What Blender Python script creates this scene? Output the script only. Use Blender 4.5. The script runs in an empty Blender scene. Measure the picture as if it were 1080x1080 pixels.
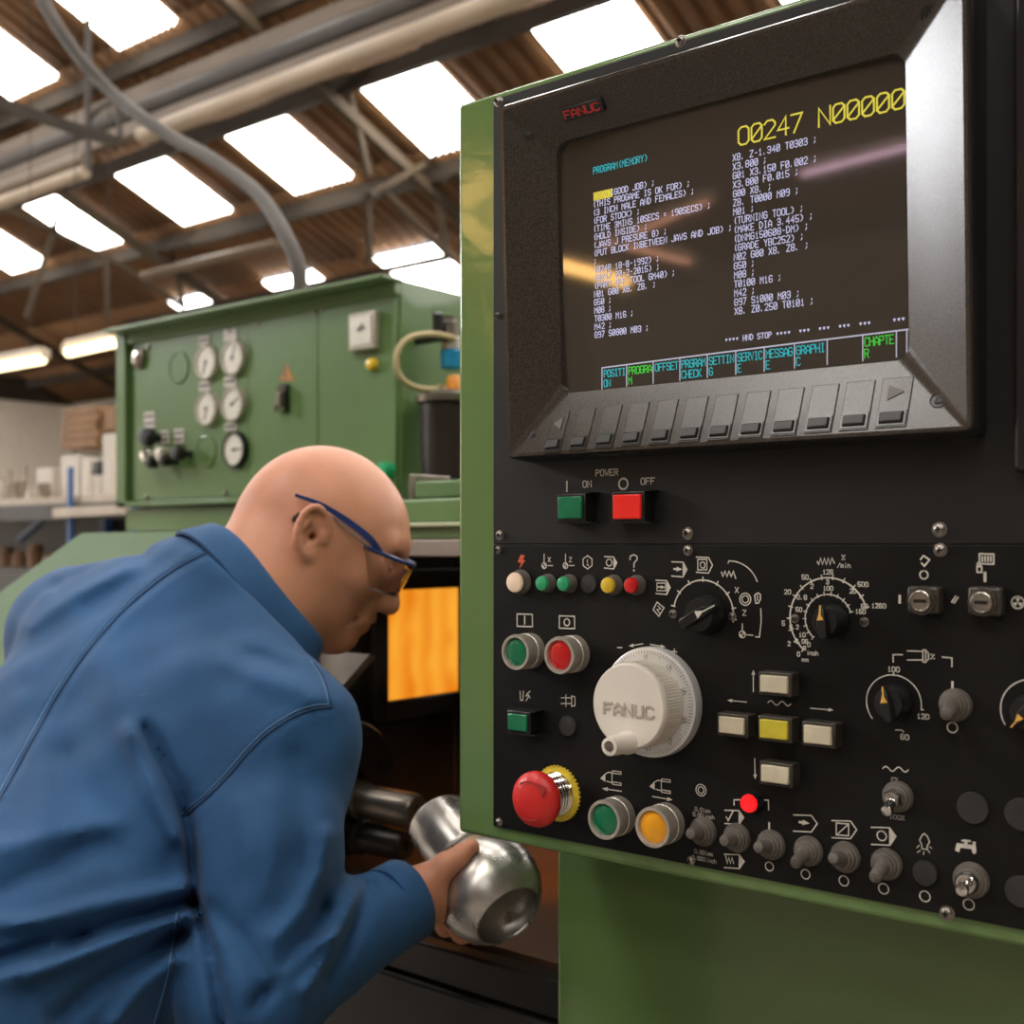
import bpy, bmesh, math, random
import numpy as np
from mathutils import Vector, Matrix
from mathutils.bvhtree import BVHTree
random.seed(4)
PI = math.pi
SC = bpy.context.scene
COL = SC.collection
V3 = lambda *a: np.array(a, float)

# ---------------------------------------------------------------- camera
FPX = 1256.0
FW = V3(-.632, .775, 0); FW /= np.linalg.norm(FW)
RT = V3(FW[1], -FW[0], 0)
UP = V3(0, 0, 1)
CAM = V3(0, -.771, 1.35)
cd = bpy.data.cameras.new('camera')
cd.sensor_width = 36; cd.lens = FPX / 1080 * 36
cd.shift_y = 33 / 1080
cd.clip_start = .02; cd.clip_end = 200
cd.dof.use_dof = True; cd.dof.focus_distance = .90; cd.dof.aperture_fstop = 7.1
co = bpy.data.objects.new('camera', cd); COL.objects.link(co)
co.location = CAM
co.rotation_euler = Vector(FW).to_track_quat('-Z', 'Y').to_euler()
SC.camera = co

# ---------------------------------------------------------------- world, lights, exposure
w = bpy.data.worlds.new('world'); SC.world = w; w.use_nodes = True
w.node_tree.nodes['Background'].inputs[0].default_value = (.75, .85, 1, 1)
w.node_tree.nodes['Background'].inputs[1].default_value = .6
SC.view_settings.view_transform = 'Standard'
SC.view_settings.look = 'None'
SC.view_settings.gamma = 1
SC.view_settings.exposure = -0.25
SKY_EMIT = 12.0
def area(name, loc, target, sx, sy, power, col):
    l = bpy.data.lights.new(name, 'AREA'); l.shape = 'RECTANGLE'; l.size = sx; l.size_y = sy
    l.energy = power; l.color = col
    o = bpy.data.objects.new(name, l); COL.objects.link(o); o.location = loc
    o.rotation_euler = (Vector(target) - Vector(loc)).to_track_quat('-Z', 'Y').to_euler()
    return o
# added fill area lights below the roof behind the camera
area('added_fill', (-3.4, -3.2, 6.4), (-.7, .2, 1.2), 2.6, 1.6, 120, (1, .96, .90))
area('added_fill', (.8, -3.0, 5.8), (-.5, .1, 1.2), 1.8, 1.2, 45, (1, .93, .84))
# added orange spot, hidden, to warm the sheet under the pendant
pl = bpy.data.lights.new('added_orange_spot', 'SPOT'); pl.energy = 9; pl.color = (1, .42, .10); pl.shadow_soft_size = .03; pl.spot_size = 1.1; pl.spot_blend = .8
po = bpy.data.objects.new('added_orange_spot', pl); COL.objects.link(po); po.location = (-.66, .36, 1.16)
po.rotation_euler = (Vector((-.90, .46, .95)) - po.location).to_track_quat('-Z', 'Y').to_euler()

# ---------------------------------------------------------------- from a point of the photograph to a real plane
def ray(px, py): return FW + (px - 540) / FPX * RT - (py - 573) / FPX * UP
def PL(px, py, n, d):
    r = ray(px, py); n = np.asarray(n, float)
    return CAM + (d - n @ CAM) / (n @ r) * r
def PX(px, py, x): return PL(px, py, (1, 0, 0), x)
def PY(px, py, y): return PL(px, py, (0, 1, 0), y)
def PZ(px, py, z): return PL(px, py, (0, 0, 1), z)
def PD(px, py, dep): return CAM + dep * ray(px, py)
def PROJ(p):
    v = np.asarray(p, float) - CAM; z = v @ FW
    return 540 + FPX * (v @ RT) / z, 573 - FPX * (v @ UP) / z, z
def MPP(px, py, y=0.): return (PY(px, py, y) - CAM) @ FW / FPX      # metres per pixel (vertical) there

# ---------------------------------------------------------------- objects
WLOC = {}
def link(o, parent, loc):
    COL.objects.link(o)
    if parent is not None:
        o.parent = parent; WLOC[o.name] = WLOC[parent.name]
    else:
        o.location = loc; WLOC[o.name] = np.asarray(loc, float)
def tag(o, label=None, cat=None, group=None, kind=None):
    if label: o['label'] = label
    if cat: o['category'] = cat
    if group: o['group'] = group
    if kind: o['kind'] = kind
    return o
def thing(name, label, cat, loc, group=None):
    o = bpy.data.objects.new(name, None); link(o, None, loc)
    o.empty_display_size = .05
    return tag(o, label, cat, group)

class MB:
    def __init__(s): s.v = []; s.f = []
    def add(s, vs, fs):
        b = len(s.v); s.v += [tuple(map(float, p)) for p in vs]
        s.f += [tuple(b + i for i in f) for f in fs]
    def box(s, x0, x1, y0, y1, z0, z1):
        vs = [(x, y, z) for z in (z0, z1) for y in (y0, y1) for x in (x0, x1)]
        s.add(vs, [(0, 2, 3, 1), (4, 5, 7, 6), (0, 1, 5, 4), (2, 6, 7, 3), (0, 4, 6, 2), (1, 3, 7, 5)]); return s
    def hexa(s, q0, q1):                     # two quads joined
        s.add(list(q0) + list(q1), [(3, 2, 1, 0), (4, 5, 6, 7), (0, 1, 5, 4), (1, 2, 6, 5), (2, 3, 7, 6), (3, 0, 4, 7)]); return s
    def bar(s, a, b, w, h=None, up=(0, 0, 1)):
        a = V3(*a); b = V3(*b); h = h or w; d = (b - a) / np.linalg.norm(b - a); u = V3(*up)
        if abs(d @ u) > .97: u = V3(1, 0, 0)
        sx = np.cross(d, u); sx /= np.linalg.norm(sx); uz = np.cross(sx, d)
        k = [(-1, -1), (1, -1), (1, 1), (-1, 1)]
        return s.hexa([a + sx * i * w / 2 + uz * j * h / 2 for i, j in k], [b + sx * i * w / 2 + uz * j * h / 2 for i, j in k])
    def prism(s, poly, ext):
        n = len(poly); e = V3(*ext)
        s.add([V3(*p) for p in poly] + [V3(*p) + e for p in poly],
              [tuple(range(n))[::-1], tuple(range(n, 2 * n))] + [(i, (i + 1) % n, n + (i + 1) % n, n + i) for i in range(n)]); return s
    def lathe(s, o, ax, prof, n=32, ru=1., u=None):
        o = V3(*o); ax = V3(*ax); ax /= np.linalg.norm(ax)
        if u is None: u = V3(0, 0, 1) if abs(ax[2]) < .9 else V3(1, 0, 0)
        u = np.cross(np.cross(ax, u), ax); u /= np.linalg.norm(u); w_ = np.cross(ax, u)
        vs = []; fs = []; m = len(prof)
        for r, h in prof:
            for i in range(n):
                a = 2 * PI * i / n
                vs.append(o + ax * h + r * (u * math.cos(a) + w_ * math.sin(a) * ru))
        for j in range(m - 1):
            for i in range(n):
                k = (i + 1) % n
                fs.append((j * n + i, j * n + k, (j + 1) * n + k, (j + 1) * n + i))
        if prof[0][0] > 1e-6: fs.append(tuple(range(n))[::-1])
        if prof[-1][0] > 1e-6: fs.append(tuple((m - 1) * n + i for i in range(n)))
        s.add(vs, fs); return s
    def cyl(s, a, b, r, r2=None, n=24):
        a = V3(*a); b = V3(*b); L = np.linalg.norm(b - a)
        return s.lathe(a, b - a, [(r, 0), (r if r2 is None else r2, L)], n)
    def tube(s, pts, r, n=12, caps=True):
        pts = [V3(*p) for p in pts]; m = len(pts)
        rs = r if hasattr(r, '__len__') else [r] * m
        t = [pts[min(i + 1, m - 1)] - pts[max(i - 1, 0)] for i in range(m)]
        t = [x / np.linalg.norm(x) for x in t]
        u = np.cross(t[0], V3(0, 0, 1) if abs(t[0][2]) < .9 else V3(1, 0, 0)); u /= np.linalg.norm(u)
        vs = []; fs = []
        for i in range(m):
            u = u - t[i] * (u @ t[i]); u /= np.linalg.norm(u); w_ = np.cross(t[i], u)
            for k in range(n):
                a = 2 * PI * k / n; vs.append(pts[i] + rs[i] * (u * math.cos(a) + w_ * math.sin(a)))
        for i in range(m - 1):
            for k in range(n):
                k2 = (k + 1) % n; fs.append((i * n + k, i * n + k2, (i + 1) * n + k2, (i + 1) * n + k))
        if caps: fs += [tuple(range(n))[::-1], tuple((m - 1) * n + i for i in range(n))]
        s.add(vs, fs); return s
    def build(s, name, mat, parent=None, loc=(0, 0, 0), bevel=0, seg=2, ang=35, solid=0):
        base = WLOC[parent.name] if parent is not None else np.asarray(loc, float)
        me = bpy.data.meshes.new(name)
        me.from_pydata([tuple(V3(*p) - base) for p in s.v], [], s.f)
        bm = bmesh.new(); bm.from_mesh(me); bmesh.ops.recalc_face_normals(bm, faces=bm.faces); bm.to_mesh(me); bm.free()
        me.polygons.foreach_set('use_smooth', [True] * len(me.polygons))
        me.set_sharp_from_angle(angle=math.radians(ang))
        me.materials.append(mat)
        o = bpy.data.objects.new(name, me); link(o, parent, loc)
        if solid:
            m = o.modifiers.new('s', 'SOLIDIFY'); m.thickness = solid; m.offset = 0
        if bevel:
            m = o.modifiers.new('b', 'BEVEL'); m.width = bevel; m.segments = seg; m.limit_method = 'ANGLE'; m.angle_limit = math.radians(30)
        return o
def build_clusters(mb, name, mat, parent, gap=.004):
    # every printed symbol its own mesh: faces closer together than the gap stay one
    bb = [(np.min([mb.v[i] for i in f], 0) - gap / 2, np.max([mb.v[i] for i in f], 0) + gap / 2) for f in mb.f]; n = len(bb); pr = list(range(n))
    def root(i):
        while pr[i] != i: pr[i] = pr[pr[i]]; i = pr[i]
        return i
    lo = np.array([b[0] for b in bb]); hi = np.array([b[1] for b in bb])
    for i in range(n):
        for j in np.nonzero(((lo <= hi[i]) & (hi >= lo[i])).all(1))[0]: pr[root(i)] = root(int(j))
    for r in sorted({root(i) for i in range(n)}):
        m = MB()
        for i in range(n):
            if root(i) == r: m.add([mb.v[k] for k in mb.f[i]], [tuple(range(len(mb.f[i])))])
        m.build(name, mat, parent)
def catmull(pts, n=8):
    pts = [V3(*p) for p in pts]; P = [2 * pts[0] - pts[1]] + pts + [2 * pts[-1] - pts[-2]]; out = []
    for i in range(1, len(P) - 2):
        a, b, c, d = P[i - 1:i + 3]
        for k in range(n):
            t = k / n; out.append(.5 * (2 * b + (c - a) * t + (2 * a - 5 * b + 4 * c - d) * t * t + (3 * b - a - 3 * c + d) * t ** 3))
    return out + [pts[-1]]

# ---------------------------------------------------------------- materials
def mat(name, col, rough=.5, metal=0., var=.12, vscale=8., bump=0., bscale=200., spec=.5, emit=None, es=0., coat=0., detail=4., rvar=0., dirt=None):
    m = bpy.data.materials.new(name); m.use_nodes = True; nt = m.node_tree; b = nt.nodes['Principled BSDF']
    L = nt.links.new
    tc = nt.nodes.new('ShaderNodeTexCoord')
    nz = nt.nodes.new('ShaderNodeTexNoise'); nz.inputs['Scale'].default_value = vscale; nz.inputs['Detail'].default_value = detail
    L(tc.outputs['Object'], nz.inputs['Vector'])
    rp = nt.nodes.new('ShaderNodeValToRGB')
    c = np.array(col[:3]); lo = c * (1 - var); hi = np.minimum(c * (1 + var), 1)
    rp.color_ramp.elements[0].color = (*lo, 1); rp.color_ramp.elements[1].color = (*hi, 1)
    rp.color_ramp.elements[0].position = .3; rp.color_ramp.elements[1].position = .7
    L(nz.outputs['Fac'], rp.inputs['Fac'])
    out = rp.outputs['Color']
    if dirt:                                  # (colour, scale, threshold) worn or grimy spots with a shape of their own
        n2 = nt.nodes.new('ShaderNodeTexNoise'); n2.inputs['Scale'].default_value = dirt[1]; n2.inputs['Detail'].default_value = 8; n2.inputs['Roughness'].default_value = .7
        L(tc.outputs['Object'], n2.inputs['Vector'])
        r2 = nt.nodes.new('ShaderNodeValToRGB'); r2.color_ramp.elements[0].position = dirt[2]; r2.color_ramp.elements[1].position = dirt[2] + .1
        L(n2.outputs['Fac'], r2.inputs['Fac'])
        mx = nt.nodes.new('ShaderNodeMix'); mx.data_type = 'RGBA'
        L(r2.outputs['Color'], mx.inputs['Factor']); L(out, mx.inputs['A']); mx.inputs['B'].default_value = (*dirt[0], 1)
        out = mx.outputs['Result']
    L(out, b.inputs['Base Color'])
    b.inputs['Roughness'].default_value = rough; b.inputs['Metallic'].default_value = metal
    b.inputs['Specular IOR Level'].default_value = spec; b.inputs['Coat Weight'].default_value = coat
    if rvar:
        mr = nt.nodes.new('ShaderNodeMapRange'); mr.inputs['To Min'].default_value = max(rough - rvar, .02); mr.inputs['To Max'].default_value = rough + rvar
        L(nz.outputs['Fac'], mr.inputs['Value']); L(mr.outputs['Result'], b.inputs['Roughness'])
    if emit: b.inputs['Emission Color'].default_value = (*emit, 1); b.inputs['Emission Strength'].default_value = es
    if bump:
        nb = nt.nodes.new('ShaderNodeTexNoise'); nb.inputs['Scale'].default_value = bscale; nb.inputs['Detail'].default_value = 3
        L(tc.outputs['Object'], nb.inputs['Vector'])
        bp = nt.nodes.new('ShaderNodeBump'); bp.inputs['Strength'].default_value = bump; bp.inputs['Distance'].default_value = .002
        L(nb.outputs['Fac'], bp.inputs['Height']); L(bp.outputs['Normal'], b.inputs['Normal'])
    return m
def s2l(r, g, b):
    f = lambda c: (c / 255 / 12.92) if c / 255 <= .04045 else ((c / 255 + .055) / 1.055) ** 2.4
    return (f(r), f(g), f(b))
M = {}
M['green'] = mat('green_paint', (.130, .215, .070), .15, var=.10, vscale=3, bump=.16, bscale=70, coat=.2, dirt=((.05, .06, .03), 22, .70))
M['green_dark'] = mat('green_paint_shelf', (.10, .18, .06), .38, var=.15, vscale=5, bump=.08, bscale=60)
M['green_light'] = mat('green_hood_paint', (.105, .18, .068), .5, var=.08, vscale=4, spec=.15)
M['cab'] = mat('green_cabinet_paint', (.115, .200, .070), .28, var=.10, vscale=4, coat=.2)
M['plate'] = mat('black_panel_paint', (.0055, .0050, .0046), .48, var=.5, vscale=9, spec=.22, bump=.05, bscale=300, detail=8, rvar=.08, dirt=((.020, .018, .015), 30, .66))
M['plate_up'] = mat('black_upper_panel_paint', (.0125, .0118, .0114), .46, var=.25, vscale=6, spec=.35, bump=.04, bscale=300, detail=8)
M['bezel'] = mat('textured_grey_plastic', (.052, .042, .034), .21, var=.38, vscale=700, detail=2, spec=.40, bump=.028, bscale=800)
M['bezel_side'] = mat('smooth_black_plastic', (.02, .018, .017), .22, var=.1)
M['key'] = mat('key_black_plastic', (.02, .018, .016), .42, var=.2, vscale=40)
M['black'] = mat('black_plastic', (.012, .012, .012), .3, var=.2, vscale=30)
M['rubber'] = mat('grey_rubber', (.115, .10, .083), .6, var=.25, vscale=80, bump=.1)
M['blank'] = mat('blanking_plug_plastic', (.028, .026, .025), .45, var=.2, vscale=50)
M['chrome'] = mat('chrome', (.75, .73, .70), .12, 1., var=.08, vscale=60)
M['steel'] = mat('brushed_steel', (.50, .46, .41), .3, 1., var=.2, vscale=60, bump=.05)
M['screw'] = mat('screw_steel', (.30, .27, .24), .35, 1., var=.3, vscale=200)
M['print'] = mat('white_printing', (.62, .58, .50), .6, var=.12, vscale=200)
M['print_dim'] = mat('worn_white_printing', (.36, .33, .28), .6, var=.3, vscale=120)
M['bolt_red'] = mat('orange_red_printing', (.65, .10, .03), .6)
M['white_knob'] = mat('cream_plastic', (.78, .72, .63), .35, var=.05, vscale=20, dirt=((.52, .44, .34), 14, .66))
M['dial'] = mat('silver_dial', (.72, .70, .67), .35, .35, var=.05)
M['emboss'] = mat('shadow_toned_lettering', (.50, .44, .36), .4)  # darker than the knob to stand in for the letters' shadow outline
M['tick'] = mat('black_dial_ink', (.06, .055, .05), .6)
M['collar'] = mat('satin_grey_collar', (.52, .47, .40), .34, .5, var=.12, vscale=60)
M['g_lens'] = mat('green_lens', (.004, .16, .065), .22, var=.15, vscale=60, coat=.4)
M['g_lens2'] = mat('pale_green_lens', (.03, .36, .15), .3, var=.15, vscale=60)
M['r_lens'] = mat('red_lens', (.55, .010, .010), .25, var=.2, vscale=40, coat=.4)
M['r_lit'] = mat('lit_red_lens', (.8, .01, .01), .25, emit=(1, .01, .015), es=1.0)
M['r_pow'] = mat('lit_red_button', (.65, .015, .01), .3, emit=(1, .03, .02), es=.18)
M['y_lens'] = mat('yellow_lens', (.72, .48, .03), .3, var=.15, vscale=60)
M['o_lens'] = mat('amber_lens', (.85, .36, .01), .25, var=.1, vscale=60, coat=.3)
M['w_lens'] = mat('white_lens', (.80, .62, .45), .3, var=.1, vscale=60, emit=(1, .75, .5), es=.15)
M['jog'] = mat('jog_key_cap', (.62, .55, .40), .35, var=.12, vscale=60, dirt=((.42, .30, .12), 70, .60))
M['jog_y'] = mat('jog_yellow_cap', (.60, .50, .04), .35, var=.12, vscale=60)
M['jog_h'] = mat('jog_housing', (.045, .038, .028), .35, var=.4, vscale=80)
M['estop'] = mat('emergency_stop_red', (.62, .022, .018), .38, var=.12, vscale=30, dirt=((.38, .03, .025), 60, .68))
M['yellow'] = mat('yellow_ring', (.70, .50, .03), .5, var=.2, vscale=90)
M['orange'] = mat('orange_pointer', (.80, .42, .08), .5)
M['brass'] = mat('screw_brass', (.45, .33, .2), .4, 1., var=.2, vscale=200)
# ---------------------------------------------------------------- the hall: floor, walls, roof with its daylight sheets
def struct(o, name=None): o['kind'] = 'structure'; return o
M['roof'] = mat('rusty_brown_roof', (.135, .060, .016), .8, var=.28, vscale=1.2)
M['ridge_roof'] = M['roof']
M['sky'] = mat('translucent_roof_sheet', (.8, .8, .8), .5, emit=(1., .97, .92), es=SKY_EMIT)
M['highlight_glaze'] = mat('added_highlight_glazing', (.8, .8, .8), .5, emit=(.96, .97, 1.), es=52)  # added glowing pane, out of view, mirrored as the bezel highlight
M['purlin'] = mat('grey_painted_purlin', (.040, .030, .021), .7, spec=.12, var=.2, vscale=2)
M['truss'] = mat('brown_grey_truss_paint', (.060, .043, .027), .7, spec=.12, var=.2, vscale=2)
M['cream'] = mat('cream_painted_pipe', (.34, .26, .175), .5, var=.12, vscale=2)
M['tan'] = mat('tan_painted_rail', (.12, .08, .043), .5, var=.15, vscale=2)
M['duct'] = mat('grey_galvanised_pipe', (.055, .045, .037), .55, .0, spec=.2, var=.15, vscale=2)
M['wall_w'] = mat('white_painted_wall', (.78, .70, .58), .8, var=.05)
M['wall_b'] = mat('brown_cladding', (.14, .085, .05), .8, var=.2, vscale=1)
M['wall_g'] = mat('dim_grey_wall', (.24, .20, .16), .8, var=.15, vscale=1)
M['floor'] = mat('concrete_floor', (.22, .19, .16), .55, var=.2, vscale=2, bump=.1, bscale=30)
KS, Z0 = .408, 7.983                       # roof slope: z = Z0 - KS*y
RIDGE, EAVE, BACK = -.9, 10.4, -12.2
zr = lambda y: Z0 - KS * y
zb = lambda y: zr(RIDGE) - KS * (RIDGE - y)    # the slope behind the camera
XW, XE = -21.0, 9.0
def sheet(name, x0, x1, y0, y1, zf, holes, n=None):
    # corrugated roof sheeting laid round rectangular openings
    xs = sorted({x0, x1} | {h[0] for h in holes} | {h[1] for h in holes}); ys = sorted({y0, y1} | {h[2] for h in holes} | {h[3] for h in holes})
    mb = MB()
    for i in range(len(xs) - 1):
        for j in range(len(ys) - 1):
            cx, cy = (xs[i] + xs[i + 1]) / 2, (ys[j] + ys[j + 1]) / 2
            if any(h[0] < cx < h[1] and h[2] < cy < h[3] for h in holes): continue
            nx = max(1, round((xs[i + 1] - xs[i]) / .18)); X = np.linspace(xs[i], xs[i + 1], nx * 2 + 1)
            top = []; 
            for a in range(len(X) - 1):
                d0 = .035 if a % 2 else 0; d1 = .035 - d0
                q = [(X[a], ys[j], zf(ys[j]) + d0), (X[a + 1], ys[j], zf(ys[j]) + d1), (X[a + 1], ys[j + 1], zf(ys[j + 1]) + d1), (X[a], ys[j + 1], zf(ys[j + 1]) + d0)]
                mb.add(q, [(0, 1, 2, 3)])
    return struct(mb.build(name, M['roof'], ang=80, solid=.01))
holes = []; XS = [-9.5 + 1.9 * k for k in range(-5, 9)]
ROWS = [(.35, 1.25), (2.35, 3.25), (4.38, 5.28), (6.42, 7.32), (8.45, 9.38)]
hf = [(x, x + .87, a, b) for x in XS for a, b in ROWS if not (a > 8 and x < -15)]
hb = [(x, x + .87, -b - 1.8, -a - 1.8) for x in XS[::2] for a, b in ROWS[:4] if x > -7 and not (x < -2 and a > 4)] + [(-18., -13.6, -6.8, -4.2)]  # last, large opening is added, unseen, to put a highlight on the bezel
sheet('ceiling', XW, XE, RIDGE, EAVE, zr, hf)
sheet('ceiling.001', XW, XE, BACK, RIDGE, zb, hb)
wn = 0
for hs, zf in ((hf, zr), (hb, zb)):
    for x0, x1, y0, y1 in hs:
        wn += 1; mb = MB(); big = x1 - x0 > 1; n = 50 if big else 10; X = np.linspace(x0 - .01, x1 + .01, n * 2 + 1)
        for a in range(2 * n):
            d0 = -.06 if a % 2 else -.015; d1 = -.075 - d0
            mb.add([(X[a], y0, zf(y0) + d0), (X[a + 1], y0, zf(y0) + d1), (X[a + 1], y1, zf(y1) + d1), (X[a], y1, zf(y1) + d0)], [(0, 1, 2, 3)])
        struct(mb.build('window_%d' % wn, M['highlight_glaze'] if big else M['sky'], ang=80))
struct(MB().box(XW, XE, BACK, EAVE, -.2, 0).build('floor', M['floor']))
# gable end wall: white below, brown cladding above
struct(MB().box(XW + 2, XW + 2.1, BACK, EAVE, 0, 3.72).build('wall_west', M['wall_w']))
struct(MB().box(XW + 1.95, XW + 2.12, BACK, EAVE, 3.72, 4.1).build('trim_1', M['purlin']))
g = MB().prism([(XW + 2.02, BACK, 4.1), (XW + 2.02, EAVE, 4.1), (XW + 2.02, RIDGE, zr(RIDGE) - .05)], (.08, 0, 0))
struct(g.build('wall_west.001', M['wall_b']))
struct(MB().box(XW, XE, EAVE - .02, EAVE + .1, 0, zr(EAVE) + .06).build('wall_north', M['wall_g']))
struct(MB().box(XW, XE, BACK - .1, BACK, 0, zb(BACK)).build('wall_south', M['wall_g']))
g = MB().prism([(XE, BACK, 0), (XE, EAVE, 0), (XE, EAVE, zr(EAVE)), (XE, RIDGE, zr(RIDGE)), (XE, BACK, zb(BACK))], (.1, 0, 0))
struct(g.build('wall_east', M['wall_g']))
# purlins under the sheeting
tn = 1
for y in (5.42, 6.3, 7.46, 9.52, 3.4, 1.4):
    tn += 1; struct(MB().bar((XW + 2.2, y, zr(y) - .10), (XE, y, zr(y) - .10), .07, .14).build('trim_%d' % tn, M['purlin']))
# roof trusses: rafters, and the posts and braces that show
def truss(x):
    t = MB()
    t.bar((x, RIDGE, zr(RIDGE) - .24), (x, EAVE, zr(EAVE) - .24), .08, .10)
    t.bar((x, RIDGE, zr(RIDGE) - .24), (x, BACK, zb(BACK) - .24), .08, .10)
    return t
TX = (-7.72, -12.1, -16.5)
for x in TX + (-3.3, 1.1, 5.5):
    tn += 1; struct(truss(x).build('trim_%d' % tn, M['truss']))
for a, b in (((477, 185), (204, 259)), ((139, 254), (-20, 330))):
    p = PY(*a, 7.46); q = PY(*b, 7.46); q[2] = p[2]
    tn += 1; struct(MB().bar(p, q, .06).build('trim_%d' % tn, M['purlin']))
p = PY(470, 272, 8.3); q = PY(130, 342, 8.3); q[2] = p[2]
tn += 1; struct(MB().bar(p, q, .06, .06).build('trim_%d' % tn, M['purlin']))
for a, b, x in (((368, 95), (389, 185), TX[0]), ((388, 206), (390, 278), TX[0]), ((398, 195), (477, 273), TX[0]), ((456, 171), (470, 262), TX[0]), ((454, 169), (389, 206), TX[0] + .05),
                ((111, 273), (113, 335), TX[1]), ((60, 231), (28, 335), TX[1]), ((0, 217), (116, 273), TX[1]), ((116, 273), (194, 324), TX[1]), ((180, 268), (194, 324), TX[1]), ((171, 0), (231, 53), TX[1] + 2.)):
    tn += 1; struct(MB().bar(PX(*a, x), PX(*b, x), .05).build('trim_%d' % tn, M['truss']))
# added glowing pane and sill in the west gable, unseen, for a bezel highlight
wn += 1
struct(MB().box(XW + 2.13, XW + 2.16, -7.4, -5.4, 5.0, 6.2).build('window_%d' % wn, mat('added_gable_glow', (.8, .8, .8), .5, emit=(.95, .97, 1.), es=8.)))
wn += 1; struct(MB().box(XW + 2.12, XW + 2.20, -7.5, -5.3, 4.88, 5.0).build('trim_%d' % (tn + 1), M['purlin']))

# pipe runs and rails along the hall, high above the bench
def run(name, label, a, b, y, r, m, box=False, ext=(0, 0)):
    p = PY(*a, y); q = PY(*b, y); q[2] = p[2] = (p[2] + q[2]) / 2
    p[0] -= ext[0]; q[0] += ext[1]
    mb = MB()
    if box: mb.bar(p, q, r * 2, r * 2)
    else: mb.tube([p, q], r, 16)
    return tag(mb.build(name, m, loc=tuple((p + q) / 2)), label, 'pipe', 'services under the roof')
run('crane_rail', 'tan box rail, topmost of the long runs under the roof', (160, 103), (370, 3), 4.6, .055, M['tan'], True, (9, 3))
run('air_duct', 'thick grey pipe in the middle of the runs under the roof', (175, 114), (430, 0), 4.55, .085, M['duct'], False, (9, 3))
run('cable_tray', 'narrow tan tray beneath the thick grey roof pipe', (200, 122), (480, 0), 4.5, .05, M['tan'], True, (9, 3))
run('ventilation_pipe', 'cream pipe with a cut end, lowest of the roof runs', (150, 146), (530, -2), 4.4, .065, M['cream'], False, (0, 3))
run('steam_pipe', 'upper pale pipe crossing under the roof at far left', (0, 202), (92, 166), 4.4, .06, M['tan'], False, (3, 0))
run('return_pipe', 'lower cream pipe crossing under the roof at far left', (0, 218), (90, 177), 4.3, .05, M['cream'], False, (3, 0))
p, q = PY(-20, 103, 2.2), PY(126, 151, 2.8)
tag(MB().bar(p, q, .05).build('cross_brace', M['duct'], loc=tuple((p + q) / 2)), 'grey steel strut ending in mid air below the roof pipes', 'strut')
hg = MB(); p = PY(93, 20, 4.12); q = PY(93, 150, 4.12); hg.bar(p, q, .035)
hg.bar(PY(93, 150, 4.12), PY(93, 180, 4.12), .03); hg.bar(PY(126, 120, 4.12), PY(126, 148, 4.12), .03)
hg.tube(catmull([PY(93, 128, 4.12), PY(103, 116, 4.12), PY(120, 108, 4.12), PY(126, 120, 4.12)]), .02, 8)
tag(hg.build('pipe_hanger', M['duct'], loc=tuple(p)), 'thin steel hanger holding the long roof pipes', 'hanger')
# lit tubes
M['tube'] = mat('lit_fluorescent_tube', (1, .95, .8), .4, emit=(1, .80, .45), es=5.0)
M['tube_box'] = mat('lamp_body', (.5, .42, .32), .5)
def tube_lamp(p, q, label, r=.02, off=(0, 0, .05), group='fluorescent lamps', m=None, hang=True):
    p = V3(*p); q = V3(*q); t = thing('fluorescent_lamp', label, 'lamp', tuple((p + q) / 2), group)
    o = V3(*off); MB().bar(p + o, q + o, .06, .04).build('lamp_body', M['tube_box'], t)
    MB().tube([p, q], r, 12).build('tube', m or M['tube'], t)
    e = (q - p) / np.linalg.norm(q - p)
    if hang:
        for k in (.15, .85):
            c = p + o + (q - p) * k; MB().bar(c, (c[0], c[1], zr(c[1]) - .02 if c[1] > RIDGE else zb(c[1]) - .02), .006).build('suspension_rod', M['purlin'], t)
    for a, s in ((p, 1), (q, -1)):
        MB().bar(a - e * s * .03 + o * .0, a + o - e * s * .03, .05, .04).build('lamp_holder', M['tube_box'], t)
    return t
tube_lamp(PD(-40, 394, 8.6), PD(45, 379, 8.2), 'lit fluorescent tube at the left edge of the photograph', .032, (0, 0, .065))
tube_lamp(PD(72, 372, 8.6), PD(123, 361, 8.2), 'lit fluorescent tube just left of the green cabinet', .032, (0, 0, .065))
run('brown_conduit', 'thin tan conduit with a lamp at its end above the cabinet', (150, 256), (292, 297), 6.5, .045, M['tan']).location
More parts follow.
